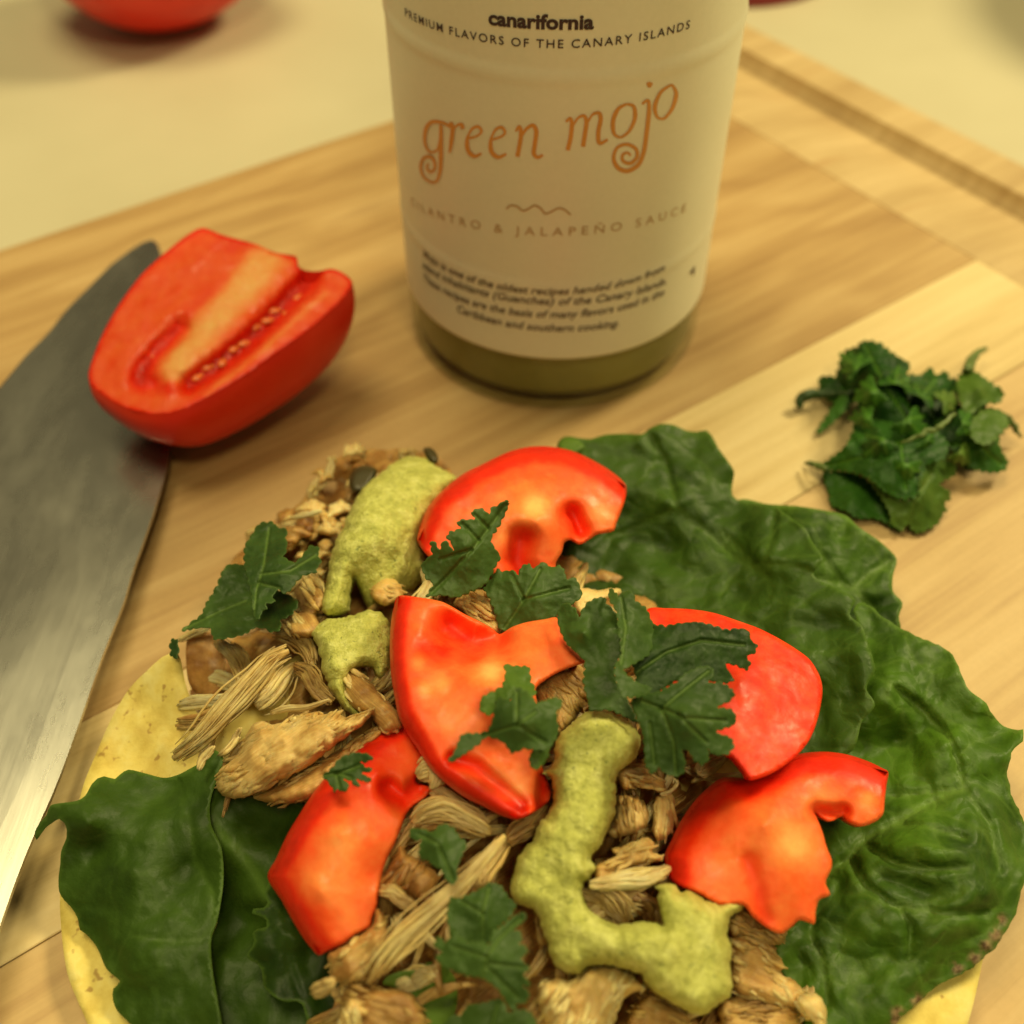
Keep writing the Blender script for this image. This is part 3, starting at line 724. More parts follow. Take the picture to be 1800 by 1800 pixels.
la = sheet('lettuce_leaf', T('B', '800,75 830,45 900,50 930,52 1000,33 1100,30 1150,32 1180,8 1230,-12 1290,-5 1330,15 1380,22 1420,15 1450,50 1470,90 1500,130 1537,190 1530,240 1530,290 1570,315 1700,330')
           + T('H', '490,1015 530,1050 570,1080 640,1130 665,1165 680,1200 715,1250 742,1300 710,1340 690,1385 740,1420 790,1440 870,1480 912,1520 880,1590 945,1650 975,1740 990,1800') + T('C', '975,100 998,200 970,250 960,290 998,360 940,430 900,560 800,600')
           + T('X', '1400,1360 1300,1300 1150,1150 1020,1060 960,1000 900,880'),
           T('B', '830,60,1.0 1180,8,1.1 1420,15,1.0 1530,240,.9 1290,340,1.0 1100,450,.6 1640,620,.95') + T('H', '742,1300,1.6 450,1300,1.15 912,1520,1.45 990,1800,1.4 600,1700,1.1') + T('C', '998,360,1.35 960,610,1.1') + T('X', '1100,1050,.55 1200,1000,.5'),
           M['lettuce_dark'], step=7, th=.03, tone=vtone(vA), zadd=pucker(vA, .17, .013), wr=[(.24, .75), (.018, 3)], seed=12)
tag(la, 'dark green ruffled lettuce leaf spreading behind the top and right tomato pieces', 'lettuce leaf')
vC = [(T('C', '780,1120 880,1050 960,960 1080,900 1200,830 1310,770 1400,735'), 9, .55), (T('C', '1400,735 1280,750 1150,765 1060,770'), 5, .4), (T('C', '1400,735 1370,620 1340,520 1230,400 1070,265'), 6, .4), (T('C', '1400,735 1520,900 1560,1100'), 5, .3),
      (T('C', '960,1000 1100,1080 1250,1100 1420,1090'), 5, .35), (T('C', '1080,900 1200,900 1400,960'), 5, .3), (T('C', '880,1050 960,1180 1100,1270 1160,1350 1150,1500'), 5, .3), (T('C', '780,1120 700,1400 760,1500 780,1700'), 5, .35), (T('C', '1100,1270 1300,1300 1500,1300'), 4, .25)]
def brownC(U, d):
    t = np.zeros(len(U))
    for x, y, r in ((1545, 1400, 26), (1570, 1330, 20), (1500, 1445, 22), (1450, 1505, 26), (1370, 1545, 24), (1190, 1690, 24), (1100, 1750, 24), (1085, 1790, 26)):
        q = T('C', f'{x},{y}')[0]; t = np.maximum(t, np.exp(-(np.hypot(U[:, 0]-q[0], U[:, 1]-q[1])/(r*.5))**4))
    return t*np.array([1. if mnoise.noise(Vector((p[0]*.09, p[1]*.09, 1)))> -.25 else 0 for p in U])
lc = sheet('lettuce_leaf', T('H', '900,1560 960,1525 1050,1600 1150,1660 1250,1708 1350,1752') + T('C', '1280,82 1350,132 1365,160 1385,210 1425,290 1500,350 1530,400 1560,440 1620,468 1665,470 1662,520 1630,555 1608,600 1598,680 1615,760 1645,830 1680,900 1705,1000 1700,1090 1665,1180 1640,1280 1612,1340 1590,1385 1540,1455 1500,1490 1455,1530 1380,1580 1330,1600 1250,1650 1210,1690 1150,1740 1100,1790 1060,1850 1000,1950 850,1950 700,1850 620,1650 550,1500 560,1400 650,1330 700,1000 760,700 900,500 940,250 960,100'),
           T('C', '960,100,1.0 1280,82,1.25 1070,265,1.35 1100,520,.62 1230,450,.95 1000,600,.5 1340,520,1.25 1560,440,1.1 1662,500,1.2 1400,735,1.15 1610,700,.9 1700,1050,1.0 1420,1090,1.35 1200,950,1.25 960,960,.9 800,1150,.75 1540,1450,.75 1300,1350,1.2 1350,1600,.6 1100,1400,.9 1100,1780,.6 800,1700,.7 600,1500,.8'),
           M['lettuce'], step=7, th=.03, tone=vtone(vC, .45), aux=brownC, zadd=pucker(vC, .20, .015), wr=[(.15, .9), (.018, 3)], seed=13, edge_rough=3)
tag(lc, 'large veined green lettuce leaf with browned edge bits at the lower right', 'lettuce leaf')
# left leaves
vL = [(T('I', '850,850 880,1050 960,1200 970,1350 900,1420'), 5, .25), (T('I', '960,1400 800,1430 600,1400'), 5, .2)]
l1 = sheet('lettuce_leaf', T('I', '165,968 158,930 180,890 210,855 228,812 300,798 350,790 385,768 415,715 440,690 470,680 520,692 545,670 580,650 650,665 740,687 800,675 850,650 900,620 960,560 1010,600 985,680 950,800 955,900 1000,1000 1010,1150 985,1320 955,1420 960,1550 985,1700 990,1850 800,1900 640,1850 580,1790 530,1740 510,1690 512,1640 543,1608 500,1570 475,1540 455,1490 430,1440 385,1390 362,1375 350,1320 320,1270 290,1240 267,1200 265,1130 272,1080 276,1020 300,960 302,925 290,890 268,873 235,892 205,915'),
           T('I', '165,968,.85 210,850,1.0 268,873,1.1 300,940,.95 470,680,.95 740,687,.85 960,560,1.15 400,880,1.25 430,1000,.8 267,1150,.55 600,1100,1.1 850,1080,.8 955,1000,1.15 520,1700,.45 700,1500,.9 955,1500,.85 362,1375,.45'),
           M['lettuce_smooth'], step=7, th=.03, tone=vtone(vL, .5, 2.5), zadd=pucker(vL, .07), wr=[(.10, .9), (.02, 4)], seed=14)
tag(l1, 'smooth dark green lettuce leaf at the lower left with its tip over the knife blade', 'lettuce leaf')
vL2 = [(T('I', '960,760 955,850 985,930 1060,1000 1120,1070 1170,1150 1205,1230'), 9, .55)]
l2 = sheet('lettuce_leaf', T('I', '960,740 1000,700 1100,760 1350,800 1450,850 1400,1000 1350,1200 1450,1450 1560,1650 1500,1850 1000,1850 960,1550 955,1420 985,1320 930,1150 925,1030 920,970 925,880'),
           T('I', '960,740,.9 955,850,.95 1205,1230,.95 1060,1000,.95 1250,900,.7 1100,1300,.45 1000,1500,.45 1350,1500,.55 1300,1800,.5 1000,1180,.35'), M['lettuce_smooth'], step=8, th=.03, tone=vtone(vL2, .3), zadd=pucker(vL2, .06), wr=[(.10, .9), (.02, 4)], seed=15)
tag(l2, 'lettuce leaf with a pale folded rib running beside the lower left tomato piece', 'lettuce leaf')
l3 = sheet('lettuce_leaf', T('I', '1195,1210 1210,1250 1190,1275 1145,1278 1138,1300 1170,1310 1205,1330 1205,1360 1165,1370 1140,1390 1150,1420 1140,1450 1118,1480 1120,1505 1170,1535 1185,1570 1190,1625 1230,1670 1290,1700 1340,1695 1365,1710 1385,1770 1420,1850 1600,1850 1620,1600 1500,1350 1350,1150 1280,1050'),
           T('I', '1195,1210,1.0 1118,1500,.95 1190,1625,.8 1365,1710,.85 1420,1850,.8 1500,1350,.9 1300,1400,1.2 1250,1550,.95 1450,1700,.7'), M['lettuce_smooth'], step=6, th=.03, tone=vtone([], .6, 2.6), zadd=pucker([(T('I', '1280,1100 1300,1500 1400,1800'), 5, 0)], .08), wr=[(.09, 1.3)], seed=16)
tag(l3, 'curly edged lettuce leaf below the lower left tomato piece', 'lettuce leaf')
l4 = sheet('lettuce_leaf', T('D', '668,1592 672,1570 690,1550 760,1522 850,1512 920,1470 990,1490 1050,1560 1060,1700 1000,1850 900,1900 895,1770 860,1690 800,1640 760,1612'),
           T('D', '670,1590,1.75 850,1512,1.85 920,1700,1.5 900,1850,1.4 1050,1600,1.5'), M['cilantro_pale'], step=6, th=.03, tone=vtone([(T('D', '680,1580 760,1580 830,1620'), 6, .5)], .3), wr=[(.05, 1.5)], seed=17)
tag(l4, 'small pale green folded leaf end beside the long chicken strand at the bottom', 'leaf')
l5 = sheet('lettuce_leaf', T('X', '980,780 992,768 1015,770 1030,786 1010,800 985,798'), 1.05, M['cilantro_pale'], step=4, th=.03, dome=(.1, 12), wr=[(.03, 3)], seed=18)
tag(l5, 'tiny pale green lettuce tip behind the topmost tomato piece', 'lettuce leaf')

# ------------------------------------------------------------------ chicken: body of the heap, then strands and chunks
heap = T('X', '335,1240 355,1180 420,1110 400,1010 450,940 520,890 570,830 600,800 650,790 760,800 830,880 960,960 1100,1020 1200,1120 1270,1300 1330,1400 1330,1560 1400,1640 1460,1760 1460,1900 700,1900 560,1850 600,1720 560,1600 560,1400 440,1395 380,1400 345,1330')
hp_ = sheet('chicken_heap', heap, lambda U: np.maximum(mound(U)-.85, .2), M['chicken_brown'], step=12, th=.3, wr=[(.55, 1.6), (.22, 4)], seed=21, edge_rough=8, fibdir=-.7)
tag(hp_, 'mass of tan shredded chicken heaped on the lettuce and tortilla', 'shredded chicken', kind='stuff')
def hz(x, y, e=.0):
    return max(zmd(x, y), .5)+e
def st(k, s, w, label, dz=.1, mat='chicken', seed=None, flat=.6, group=None, **kw):
    pts = T(k, s); pts = [(p[0], p[1], (p[2] if len(p) > 2 else hz(p[0], p[1], dz))) for p in pts]
    st.c += 1
    o = bundle('chicken_strand', pts, w, M[mat], seed if seed is not None else st.c*1.9, flat=flat, **kw)
    return tag(o, label, 'chicken', group)
st.c = 0
def chunk(k, s, label, dz=.15, mat='chicken', dome=(.28, 22), fd=-.6, zc=None, group=None, er=3):
    pts = T(k, s); chunk.c += 1
    z = zc if zc is not None else (lambda U: np.maximum(mound(U), .5)+dz)
    o = sheet('chicken_chunk', pts, z, M[mat], step=5, th=.25, dome=dome, wr=[(.11, 1.8), (.03, 7)], seed=30+chunk.c, edge_rough=er, fibdir=fd, zadd=(lambda U, fd=fd, c=chunk.c:   .025*np.array([mnoise.noise(Vector(((p[0]*math.cos(fd)+p[1]*math.sin(fd))*.012, (-p[0]*math.sin(fd)+p[1]*math.cos(fd))*.11, c*3.1))) for p in U])))
    ol = densify(pts, 6); zf = z if callable(z) else (lambda U: np.full(len(U), float(z)))
    rg = random.Random(chunk.c*13); c0 = ol.mean(0); Rx = np.abs(ol-c0).max()*1.2; dx = np.array([math.cos(fd), math.sin(fd)]); dy = np.array([-dx[1], dx[0]])
    V = []; F = []; UV = []; sd = 6
    for k in range(int(Rx*Rx/55)+10):
        c = c0+dx*rg.uniform(-Rx, Rx)+dy*rg.uniform(-Rx, Rx); L = rg.uniform(18, 60)
        if not inside(c[:1], c[1:], ol)[0]: continue
        ph = rg.uniform(0, 99); tl = rg.gauss(0, .16); rp = rg.uniform(2.0, 4.4); m = 8; U = []
        for i in range(m):
            t = i/(m-1)-.5; U.append(c+dx*L*t+dy*(L*t*tl+4*mnoise.noise(Vector((t*2.5, ph, 0)))))
        U = np.array(U); ins = inside(U[:, 0], U[:, 1], ol); d = dist_line(U, ol, True)*np.where(ins, 1, -1)
        if d.min() < -9: continue
        H, w_ = dome; t = np.clip(d/w_, 0, 1); zz = zf(U)+H*np.sqrt(1-(1-t)**2)+np.where(d < 0, d*.006, 0)+.11*nzv(np.c_[U*.0085, np.zeros(m)], 1.8, 30+chunk.c)*np.clip(d/8, 0, 1)+rg.uniform(-.035, .03)
        Q = PP(U[:, 0], U[:, 1], zz); tg = np.gradient(Q, axis=0); b0 = len(V)
        for i in range(m):
            tv = tg[i]/np.linalg.norm(tg[i]); vw = Q[i]-CP; dp = vw@FW; vw = vw/np.linalg.norm(vw); S = np.cross(tv, vw); S /= np.linalg.norm(S); N = np.cross(S, tv)
            rr = rp*dp/FPX*min(1, .3+.35*min(i, m-1-i))
            for u_ in range(sd): b_ = 6.283*u_/sd; V.append(Q[i]+rr*(math.cos(b_)*S*1.2+math.sin(b_)*N*.7)); UV.append((i*L/700, u_*.02+k*1.3, chunk.c))
        for i in range(m-1):
            for u_ in range(sd): x0 = b0+i*sd+u_; x1 = b0+i*sd+(u_+1) % sd; F.append((x0, x1, x1+sd, x0+sd))
    if V: link('fibres', V, F, M[mat], o, uv=UV)
    return tag(o, label, 'chicken', group)
chunk.c = 0
GRP = 'shredded chicken strands tangled in the heap'
rng = random.Random(8)
poly = densify(heap, 20)
cnt = 0
while cnt < 250:
    x, y = rng.uniform(330, 1460), rng.uniform(800, 1830)
    if not inside(np.array([x]), np.array([y]), poly)[0]: continue
    base = -.75+.9*mnoise.noise(Vector((x/170, y/170, 2)))*1.4+rng.gauss(0, .38)
    L = rng.uniform(60, 185) if y > 950 else rng.uniform(30, 85); w = rng.uniform(3, 8) if rng.random() < .55 else rng.uniform(8, 16)
    cv = rng.uniform(-.6, .6); e = rng.uniform(-.32, .16); pts = []
    for i in range(5):
        t = (i/4-.5); a = base+cv*t
        pts.append([x+L*t*math.cos(a), y+L*t*math.sin(a)])
    ok = inside(np.array([p[0] for p in pts]), np.array([p[1] for p in pts]), poly)
    if ok.sum() < 4: continue
    ti = rng.uniform(-.25, .25)
    P3 = [(p[0], p[1], hz(p[0], p[1], e+ti*(i/4-.5)+.06*math.sin(i*1.9+x))) for i, p in enumerate(pts)]
    o = bundle('chicken_strand', P3, [w*rng.uniform(.5, 1), w, w*rng.uniform(.6, 1.1), w*rng.uniform(.3, .9)], M[rng.choice(['chicken', 'chicken', 'chicken_brown', 'chicken_pale'])], x, flat=rng.uniform(.4, .8), n=18, sides=11, rough=.34)
    reg = 'at the upper left end, round the sauce stripe' if y < 1020 else ('left of the centre tomato, above the lower left lettuce' if x < 700 and y < 1400 else ('under the centre tomato' if y < 1400 and x < 960 else ('under the cilantro sprig and right tomatoes' if y < 1400 else ('round the long slanting strand at the bottom' if x < 930 else 'round the large sauce swirl at the bottom'))))
    mn = o.data.materials[0].name
    tag(o, ('wide ' if w > 9 else 'thin ')+{'cooked_chicken': 'tan', 'browned_chicken': 'brown', 'pale_chicken': 'pale'}[mn]+' shred of chicken '+reg, 'chicken', GRP); cnt += 1
# small crumbs, upper left
for i in range(38):
    while True:
        x, y = rng.uniform(455, 650), rng.uniform(785, 1010)
        if (x-455)/195+(y-785)/225 > .75 and (x > 560 or y > 860): break
    r = rng.uniform(10, 24); a0 = rng.uniform(0, 6)
    ol = [(x+r*(1+.35*math.sin(3*t+a0))*math.cos(t), y+r*(.8+.3*math.cos(2*t+a0))*math.sin(t)) for t in np.linspace(0, 6.28, 9)[:-1]]
    o = sheet('chicken_crumb', ol, hz(x, y, rng.uniform(-.15, .25)), M[rng.choice(['chicken_pale', 'chicken', 'chicken_brown'])], step=4, th=.2, dome=(.14, r*.5), wr=[(.12, 2.2), (.05, 6)], seed=100+i, edge_rough=4, fibdir=rng.uniform(0, 3))
    tag(o, {'cooked_chicken': 'tan', 'browned_chicken': 'brown', 'pale_chicken': 'pale'}[o.data.materials[0].name]+(' large' if r > 17 else ' small')+' chicken crumb '+('beside the top of the sauce stripe' if y < 880 else 'between the sauce stripe and leftmost cilantro'), 'chicken', 'chicken crumbs at the upper left of the heap')
st('A', '130,1400 200,1350 280,1280 380,1170 480,1060 560,970 620,950', [13, 17, 20, 21, 20, 17], 'thick pale chicken strand slanting up to the right at the left end of the taco', .45, 'chicken_pale', flat=.7)
st('A', '150,1175 230,1160 340,1150 400,1120', [8, 9, 9, 6], 'short pale chicken strand against the raised tortilla edge', .30, 'chicken_pale')
st('A', '140,1260 250,1245 360,1190 440,1160', [9, 11, 10, 8], 'chicken strand just below the short one at the tortilla edge', .30)
st('A', '150,905 210,880 290,850', [4, 6, 4], 'thin pale sliver of chicken just under the leftmost cilantro leaf', .35, 'chicken_pale')
st('A', '310,900 360,940 400,1010 420,1090', [8, 10, 11, 9], 'browned chicken strand under the leftmost cilantro leaf', .25, 'chicken')
st('A', '370,920 430,990 450,1060', [9, 12, 8], 'dark browned chicken strand next to the leftmost cilantro leaf', .1, 'chicken_brown')
st('A', '560,860 640,880 700,940 720,1010', [12, 16, 15, 9], 'curved chicken strand left of the middle dollop of sauce', .2, 'chicken')
st('A', '640,1010 700,1040 740,1110 800,1160', [10, 14, 14, 9], 'chicken strand bending under the tail of the middle sauce dollop', .22, 'chicken')
st('A', '480,1180 560,1120 600,1060 650,1000', [10, 15, 15, 8], 'chicken strand in the hollow above the large left chunk', .15, 'chicken')
st('A', '540,1210 620,1185 700,1180 790,1150', [5, 6, 5, 3], 'fine thread of chicken across the top of the large left chunk', .5, 'chicken_pale')
st('A', '240,1450 260,1400 310,1350', [4, 6, 7], 'thin chicken tip hanging down over the lower left lettuce leaf', .5, 'chicken_pale')
st('A', '630,385 690,370 760,355', [3, 5, 4], 'thin pale sliver of chicken at the upper left of the heap', .5, 'chicken_pale')
chunk('A', '315,1505 335,1440 400,1385 430,1310 480,1245 560,1255 700,1215 830,1210 880,1228 985,1175 960,1225 900,1280 780,1370 700,1435 600,1485 480,1545 380,1572 330,1545', 'large smooth chicken chunk at the left of the taco, above the lower left lettuce', .40, 'chicken', (.38, 30), -.55)
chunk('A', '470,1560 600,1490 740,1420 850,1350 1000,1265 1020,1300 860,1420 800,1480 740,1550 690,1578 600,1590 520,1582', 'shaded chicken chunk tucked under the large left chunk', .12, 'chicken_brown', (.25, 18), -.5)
chunk('A', '640,690 690,640 740,632 775,660 775,760 740,790 760,860 700,885 640,885 600,850 590,800 550,795 555,775 610,775 670,770 655,730', 'crinkled chicken chunk between the leftmost cilantro and the upper sauce', .35, 'chicken', (.25, 16), .9)
chunk('A', '830,1000 900,1010 960,1080 1010,1130 1080,1210 1100,1270 1020,1300 960,1220 880,1180 840,1110', 'chicken chunk between the middle sauce dollop and the centre tomato', .25, 'chicken', (.25, 20), .8)
chunk('A', '960,700 1020,640 1080,650 1100,720 1060,740 1010,760', 'browned chicken bit under the upper sauce stripe', .2, 'chicken_brown', (.15, 14), .3)
chunk('A', '1310,740 1400,690 1470,700 1500,780 1510,870 1440,850 1370,790', 'chicken bit between the centre tomato and the cilantro above it', .35, 'chicken', (.2, 16), .6)
chunk('B', '690,1120 740,1060 800,1030 880,1000 915,1060 925,1130 900,1190 850,1260 800,1290 770,1240 720,1180', 'rounded chicken chunk just right of the centre tomato', .45, 'chicken', (.3, 22), .9)
chunk('B', '860,700 900,680 960,690 1040,680 1060,700 1010,730 960,740 900,790 870,770', 'small chicken bit beside the black shaded lettuce above the cilantro', .30, 'chicken', (.1, 9), .1)
st('D', '590,1575 640,1500 720,1410 850,1285 1000,1140 1150,985 1230,900 1310,805', [15, 17, 18, 17, 14, 10, 6], 'long straight chicken strand slanting across the middle bottom', .62, 'chicken_pale', flat=.75, n=34, rough=.14, taper=.2)
st('D', '300,1640 350,1610 420,1575', [10, 12, 10], 'short stub of chicken on the lettuce left of the long strand', .75, 'chicken_pale', flat=.9)
chunk('D', '385,1420 470,1375 600,1290 640,1190 690,1260 690,1400 620,1500 590,1560 540,1590 470,1590 400,1560 385,1480', 'orange tinted chicken chunk under the lower left tomato piece', .30, 'chicken', (.3, 26), -.7)
chunk('D', '440,1660 470,1620 500,1560 540,1580 640,1610 750,1615 830,1650 880,1730 905,1800 880,1880 600,1900 420,1880 430,1790 480,1740', 'round chicken chunk at the bottom edge left of the cilantro', .25, 'chicken', (.3, 24), .3)
chunk('D', '430,1800 470,1700 510,1660 560,1700 600,1730 590,1760 550,1780 560,1850 420,1870', 'pale ragged chicken bit at the bottom edge', .55, 'chicken_pale', (.18, 12), 1.2)
chunk('D', '650,1060 720,940 760,860 800,900 900,960 960,1020 920,1120 860,1160 760,1110 660,1120', 'browned chicken chunk right of the lower left tomato', .15, 'chicken_brown', (.25, 22), -.9)
st('D', '650,1100 720,1110 790,1160 850,1180', [10, 12, 12, 8], 'chicken strand crossing under the long straight one', .35, 'chicken')
st('D', '830,740 900,690 1000,670 1120,720 1240,790', [9, 17, 22, 19, 9], 'arched chicken strand under the centre tomato tip', .35, 'chicken')
st('D', '850,500 920,460 950,500 920,560', [8, 14, 12, 6], 'pale chicken bit between the two left tomato pieces', .45, 'chicken_pale')
st('D', '920,560 1000,600 1100,680 1200,700', [8, 13, 14, 9], 'chicken strand beneath the lower edge of the centre tomato', .2, 'chicken')
st('D', '1170,1090 1200,1000 1260,900 1330,820', [7, 12, 14, 10], 'browned chicken strand left of the large sauce swirl', .2, 'chicken_brown')
st('D', '1330,840 1400,790 1470,740 1540,640', [10, 18, 16, 9], 'chicken strand between centre tomato and the large sauce swirl', .25, 'chicken')
chunk('E', '680,895 675,875 760,858 850,815 905,850 890,880 950,930 880,950 790,965 720,1000 640,1070 560,1080 590,1010 600,960 700,920', 'flat tan chicken flake in the bend of the large sauce swirl', .62, 'chicken', (.16, 12), -.35, er=4)
st('E', '560,1070 640,1060 740,1045 850,1030 930,1000 985,975', [7, 10, 12, 14, 13, 8], 'bright pale chicken strand laid across the bend of the sauce swirl', .80, 'chicken_pale')
chunk('E', '700,600 760,590 830,620 870,690 850,770 780,800 690,820 650,790 690,700', 'shaded round chicken chunk right of the sauce swirl', .20, 'chicken', (.3, 20), 1.4)
chunk('E', '905,600 1000,590 1005,700 990,790 930,830 890,790 900,690', 'upright chicken piece left of the lower right tomato', .22, 'chicken', (.25, 14), 1.57)
chunk('E', '700,460 780,430 850,440 900,480 960,530 950,590 900,570 820,550 730,560', 'chicken flake below the big cilantro sprig', .35, 'chicken', (.2, 14), .3)
st('E', '930,590 980,580 1020,545 1025,515 1005,505 1000,530', [4, 4, 3.5, 3, 3], 'tiny curled chicken fibre left of the right tomatoes', .55, 'chicken_pale', n=18)
st('E', '550,1100 630,1110 700,1170 760,1270', [10, 17, 19, 12], 'chicken strand in the gap inside the sauce swirl', .2, 'chicken')
st('E', '740,1110 780,1130 870,1190 890,1260', [8, 14, 16, 12], 'second chicken strand in the gap inside the sauce swirl', .05, 'chicken_brown')
chunk('E', '285,1660 310,1580 400,1560 470,1570 560,1500 700,1500 850,1580 860,1620 760,1650 690,1740 650,1860 400,1880 320,1790', 'ragged pale chicken chunk below the large sauce swirl', .35, 'chicken_pale', (.3, 24), -1.0)
chunk('E', '880,1640 960,1690 1080,1750 1060,1830 900,1880 760,1860 780,1740', 'browned chicken chunk at the bottom edge under the sauce swirl', .1, 'chicken_brown', (.25, 20), .2)
chunk('E', '1290,1350 1400,1340 1530,1390 1550,1440 1595,1500 1560,1520 1640,1580 1700,1640 1640,1720 1500,1700 1360,1650 1310,1600 1300,1480', 'frayed chicken chunk right of the sauce swirl, against the lettuce', .45, 'chicken', (.3, 26), .5, er=5)
chunk('E', '1240,1700 1340,1640 1480,1620 1620,1640 1660,1700 1640,1860 1300,1880', 'brown glazed chicken chunk at the lower right end of the heap', .25, 'chicken_brown', (.35, 26), .1)
chunk('E', '1645,1690 1680,1650 1750,1640 1800,1700 1810,1790 1770,1850 1740,1790 1700,1780 1680,1740', 'small bright chicken nub at the lower right end of the heap', .75, 'chicken_pale', (.2, 13), .8)
chunk('E', '1370,1150 1440,1160 1530,1300 1600,1310 1560,1380 1480,1390 1400,1350 1300,1330 1290,1250', 'chicken chunk under the lower right tomato', .45, 'chicken', (.25, 18), .6)
for k, s, lb_ in (('A', '880,200 900,175 940,162 985,175 990,195 960,250 930,275 890,275 872,240', 'dark olive brown bit beside the upper end of the sauce'),
                  ('A', '1185,95 1215,88 1240,110 1250,140 1235,158 1205,140', 'tiny dark bit behind the upper end of the sauce')):
    o = sheet('herb_bit', T(k, s), hz(620, 850, .35), M['olive'], step=4, th=.1, dome=(.12, 12), seed=60); tag(o, lb_, 'food bit')
o = sheet('hollow_shade', T('A', '190,900 260,870 330,880 350,960 340,1080 290,1140 220,1120 190,1050'), T('A', '190,900,.8 350,960,.8 290,1140,.5'), M['chicken_brown'], step=6, th=.08, wr=[(.05, 2)], seed=61)  # no food here: brown sheet put in as the shade of the hollow
tag(o, 'brown sheet standing in for shade in the hollow behind the raised tortilla edge', 'food bit')

# ------------------------------------------------------------------ tomato pieces on the taco
def wedge(outline, skin_line, zc, label, spots=(), cav=(), step=6, sw=26, seed=1, skinw=20, allskin=False, base=.56, cav_tone=.22):
    skl = T(*skin_line)
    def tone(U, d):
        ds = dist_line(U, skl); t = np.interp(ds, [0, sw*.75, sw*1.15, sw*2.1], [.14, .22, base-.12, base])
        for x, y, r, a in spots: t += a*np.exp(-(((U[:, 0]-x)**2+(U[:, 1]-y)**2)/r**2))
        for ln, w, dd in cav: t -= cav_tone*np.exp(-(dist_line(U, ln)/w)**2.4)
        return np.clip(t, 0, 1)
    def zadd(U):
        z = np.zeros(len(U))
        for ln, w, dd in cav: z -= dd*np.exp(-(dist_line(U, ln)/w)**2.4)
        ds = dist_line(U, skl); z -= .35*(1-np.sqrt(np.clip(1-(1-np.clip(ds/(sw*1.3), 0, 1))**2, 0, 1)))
        return z
    q = P(outline[0][0], outline[0][1], 1.0)
    c = np.mean([o_[:2] for o_ in outline], 0); q = P(c[0], c[1], 1.0)
    e = empty('tomato_wedge', (q[0], q[1], 1.0), label, 'tomato')
    sheet('flesh', outline, zc, M['flesh'], step=4.5, th=.55, dome=(.08, 5), tone=tone, zadd=zadd, wr=[(.03, 1.2), (.006, 8)], parent=e, seed=seed, inset=.06)
    # skin: a rounded strip hugging the outer edge, 1 mm proud, wrapping down and under
    p = densify(skl, 6, False); n = len(p); z = rbf(zc)(p) if not isinstance(zc, (int, float)) else np.full(n, zc)
    tg = np.gradient(p, axis=0); nr = np.c_[-tg[:, 1], tg[:, 0]]; nr /= np.linalg.norm(nr, axis=1)[:, None]+1e-9
    if ((c-p[n//2])@nr[n//2]) < 0: nr = -nr        # points inwards
    V = []; prof_ = [(6, -.105), (2.5, -.165), (-.8, -.27), (-1.6, -.44), (0.5, -.62), (7, -.80), (skinw, -.92)]
    for i in range(n):
        tp = min(1, min(i, n-1-i)/4+.12)
        for din, dz in prof_:
            u = p[i]+nr[i]*(din if din < 0 else din)*tp; V.append(P(u[0], u[1], z[i]+dz*(tp if dz < -.1 else 1)))
    m = len(prof_)
    F = [(i*m+k, (i+1)*m+k, (i+1)*m+k+1, i*m+k+1) for i in range(n-1) for k in range(m-1)]
    link('skin', V, F, M['skin'], e)
    return e
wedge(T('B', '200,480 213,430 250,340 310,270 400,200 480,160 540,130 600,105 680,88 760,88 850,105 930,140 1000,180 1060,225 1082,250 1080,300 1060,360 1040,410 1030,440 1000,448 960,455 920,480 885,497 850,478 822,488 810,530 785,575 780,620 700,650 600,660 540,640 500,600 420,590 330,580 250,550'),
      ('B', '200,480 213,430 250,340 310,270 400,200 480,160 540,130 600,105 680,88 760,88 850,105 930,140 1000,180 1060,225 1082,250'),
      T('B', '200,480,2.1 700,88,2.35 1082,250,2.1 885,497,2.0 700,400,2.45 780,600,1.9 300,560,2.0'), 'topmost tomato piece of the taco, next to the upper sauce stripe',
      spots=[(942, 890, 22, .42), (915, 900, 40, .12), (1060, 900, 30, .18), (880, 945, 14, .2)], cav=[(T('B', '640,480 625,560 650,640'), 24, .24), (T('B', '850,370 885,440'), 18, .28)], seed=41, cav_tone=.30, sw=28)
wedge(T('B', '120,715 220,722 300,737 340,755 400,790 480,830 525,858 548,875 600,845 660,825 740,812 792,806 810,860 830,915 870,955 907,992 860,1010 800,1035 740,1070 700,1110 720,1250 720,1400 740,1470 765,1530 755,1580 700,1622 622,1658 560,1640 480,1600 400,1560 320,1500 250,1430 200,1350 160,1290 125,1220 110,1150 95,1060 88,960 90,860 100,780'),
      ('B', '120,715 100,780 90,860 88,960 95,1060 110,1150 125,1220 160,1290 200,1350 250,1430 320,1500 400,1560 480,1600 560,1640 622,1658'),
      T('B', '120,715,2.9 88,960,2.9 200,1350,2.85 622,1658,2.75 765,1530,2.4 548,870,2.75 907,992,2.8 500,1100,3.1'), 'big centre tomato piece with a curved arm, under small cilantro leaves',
      spots=[(860, 1180, 26, .38), (775, 1200, 18, .22), (745, 1215, 14, .22), (735, 1165, 12, .2), (900, 1130, 55, .12), (905, 1390, 22, .25), (870, 1365, 20, .2), (800, 1260, 40, .08)], cav=[(T('B', '340,860 430,930 520,910'), 34, .38), (T('B', '300,960 230,930'), 18, .06), (T('B', '350,1400 450,1440 640,1600'), 14, .12), (T('B', '740,1480 730,1600'), 14, .2)], seed=42, sw=26, cav_tone=.26)
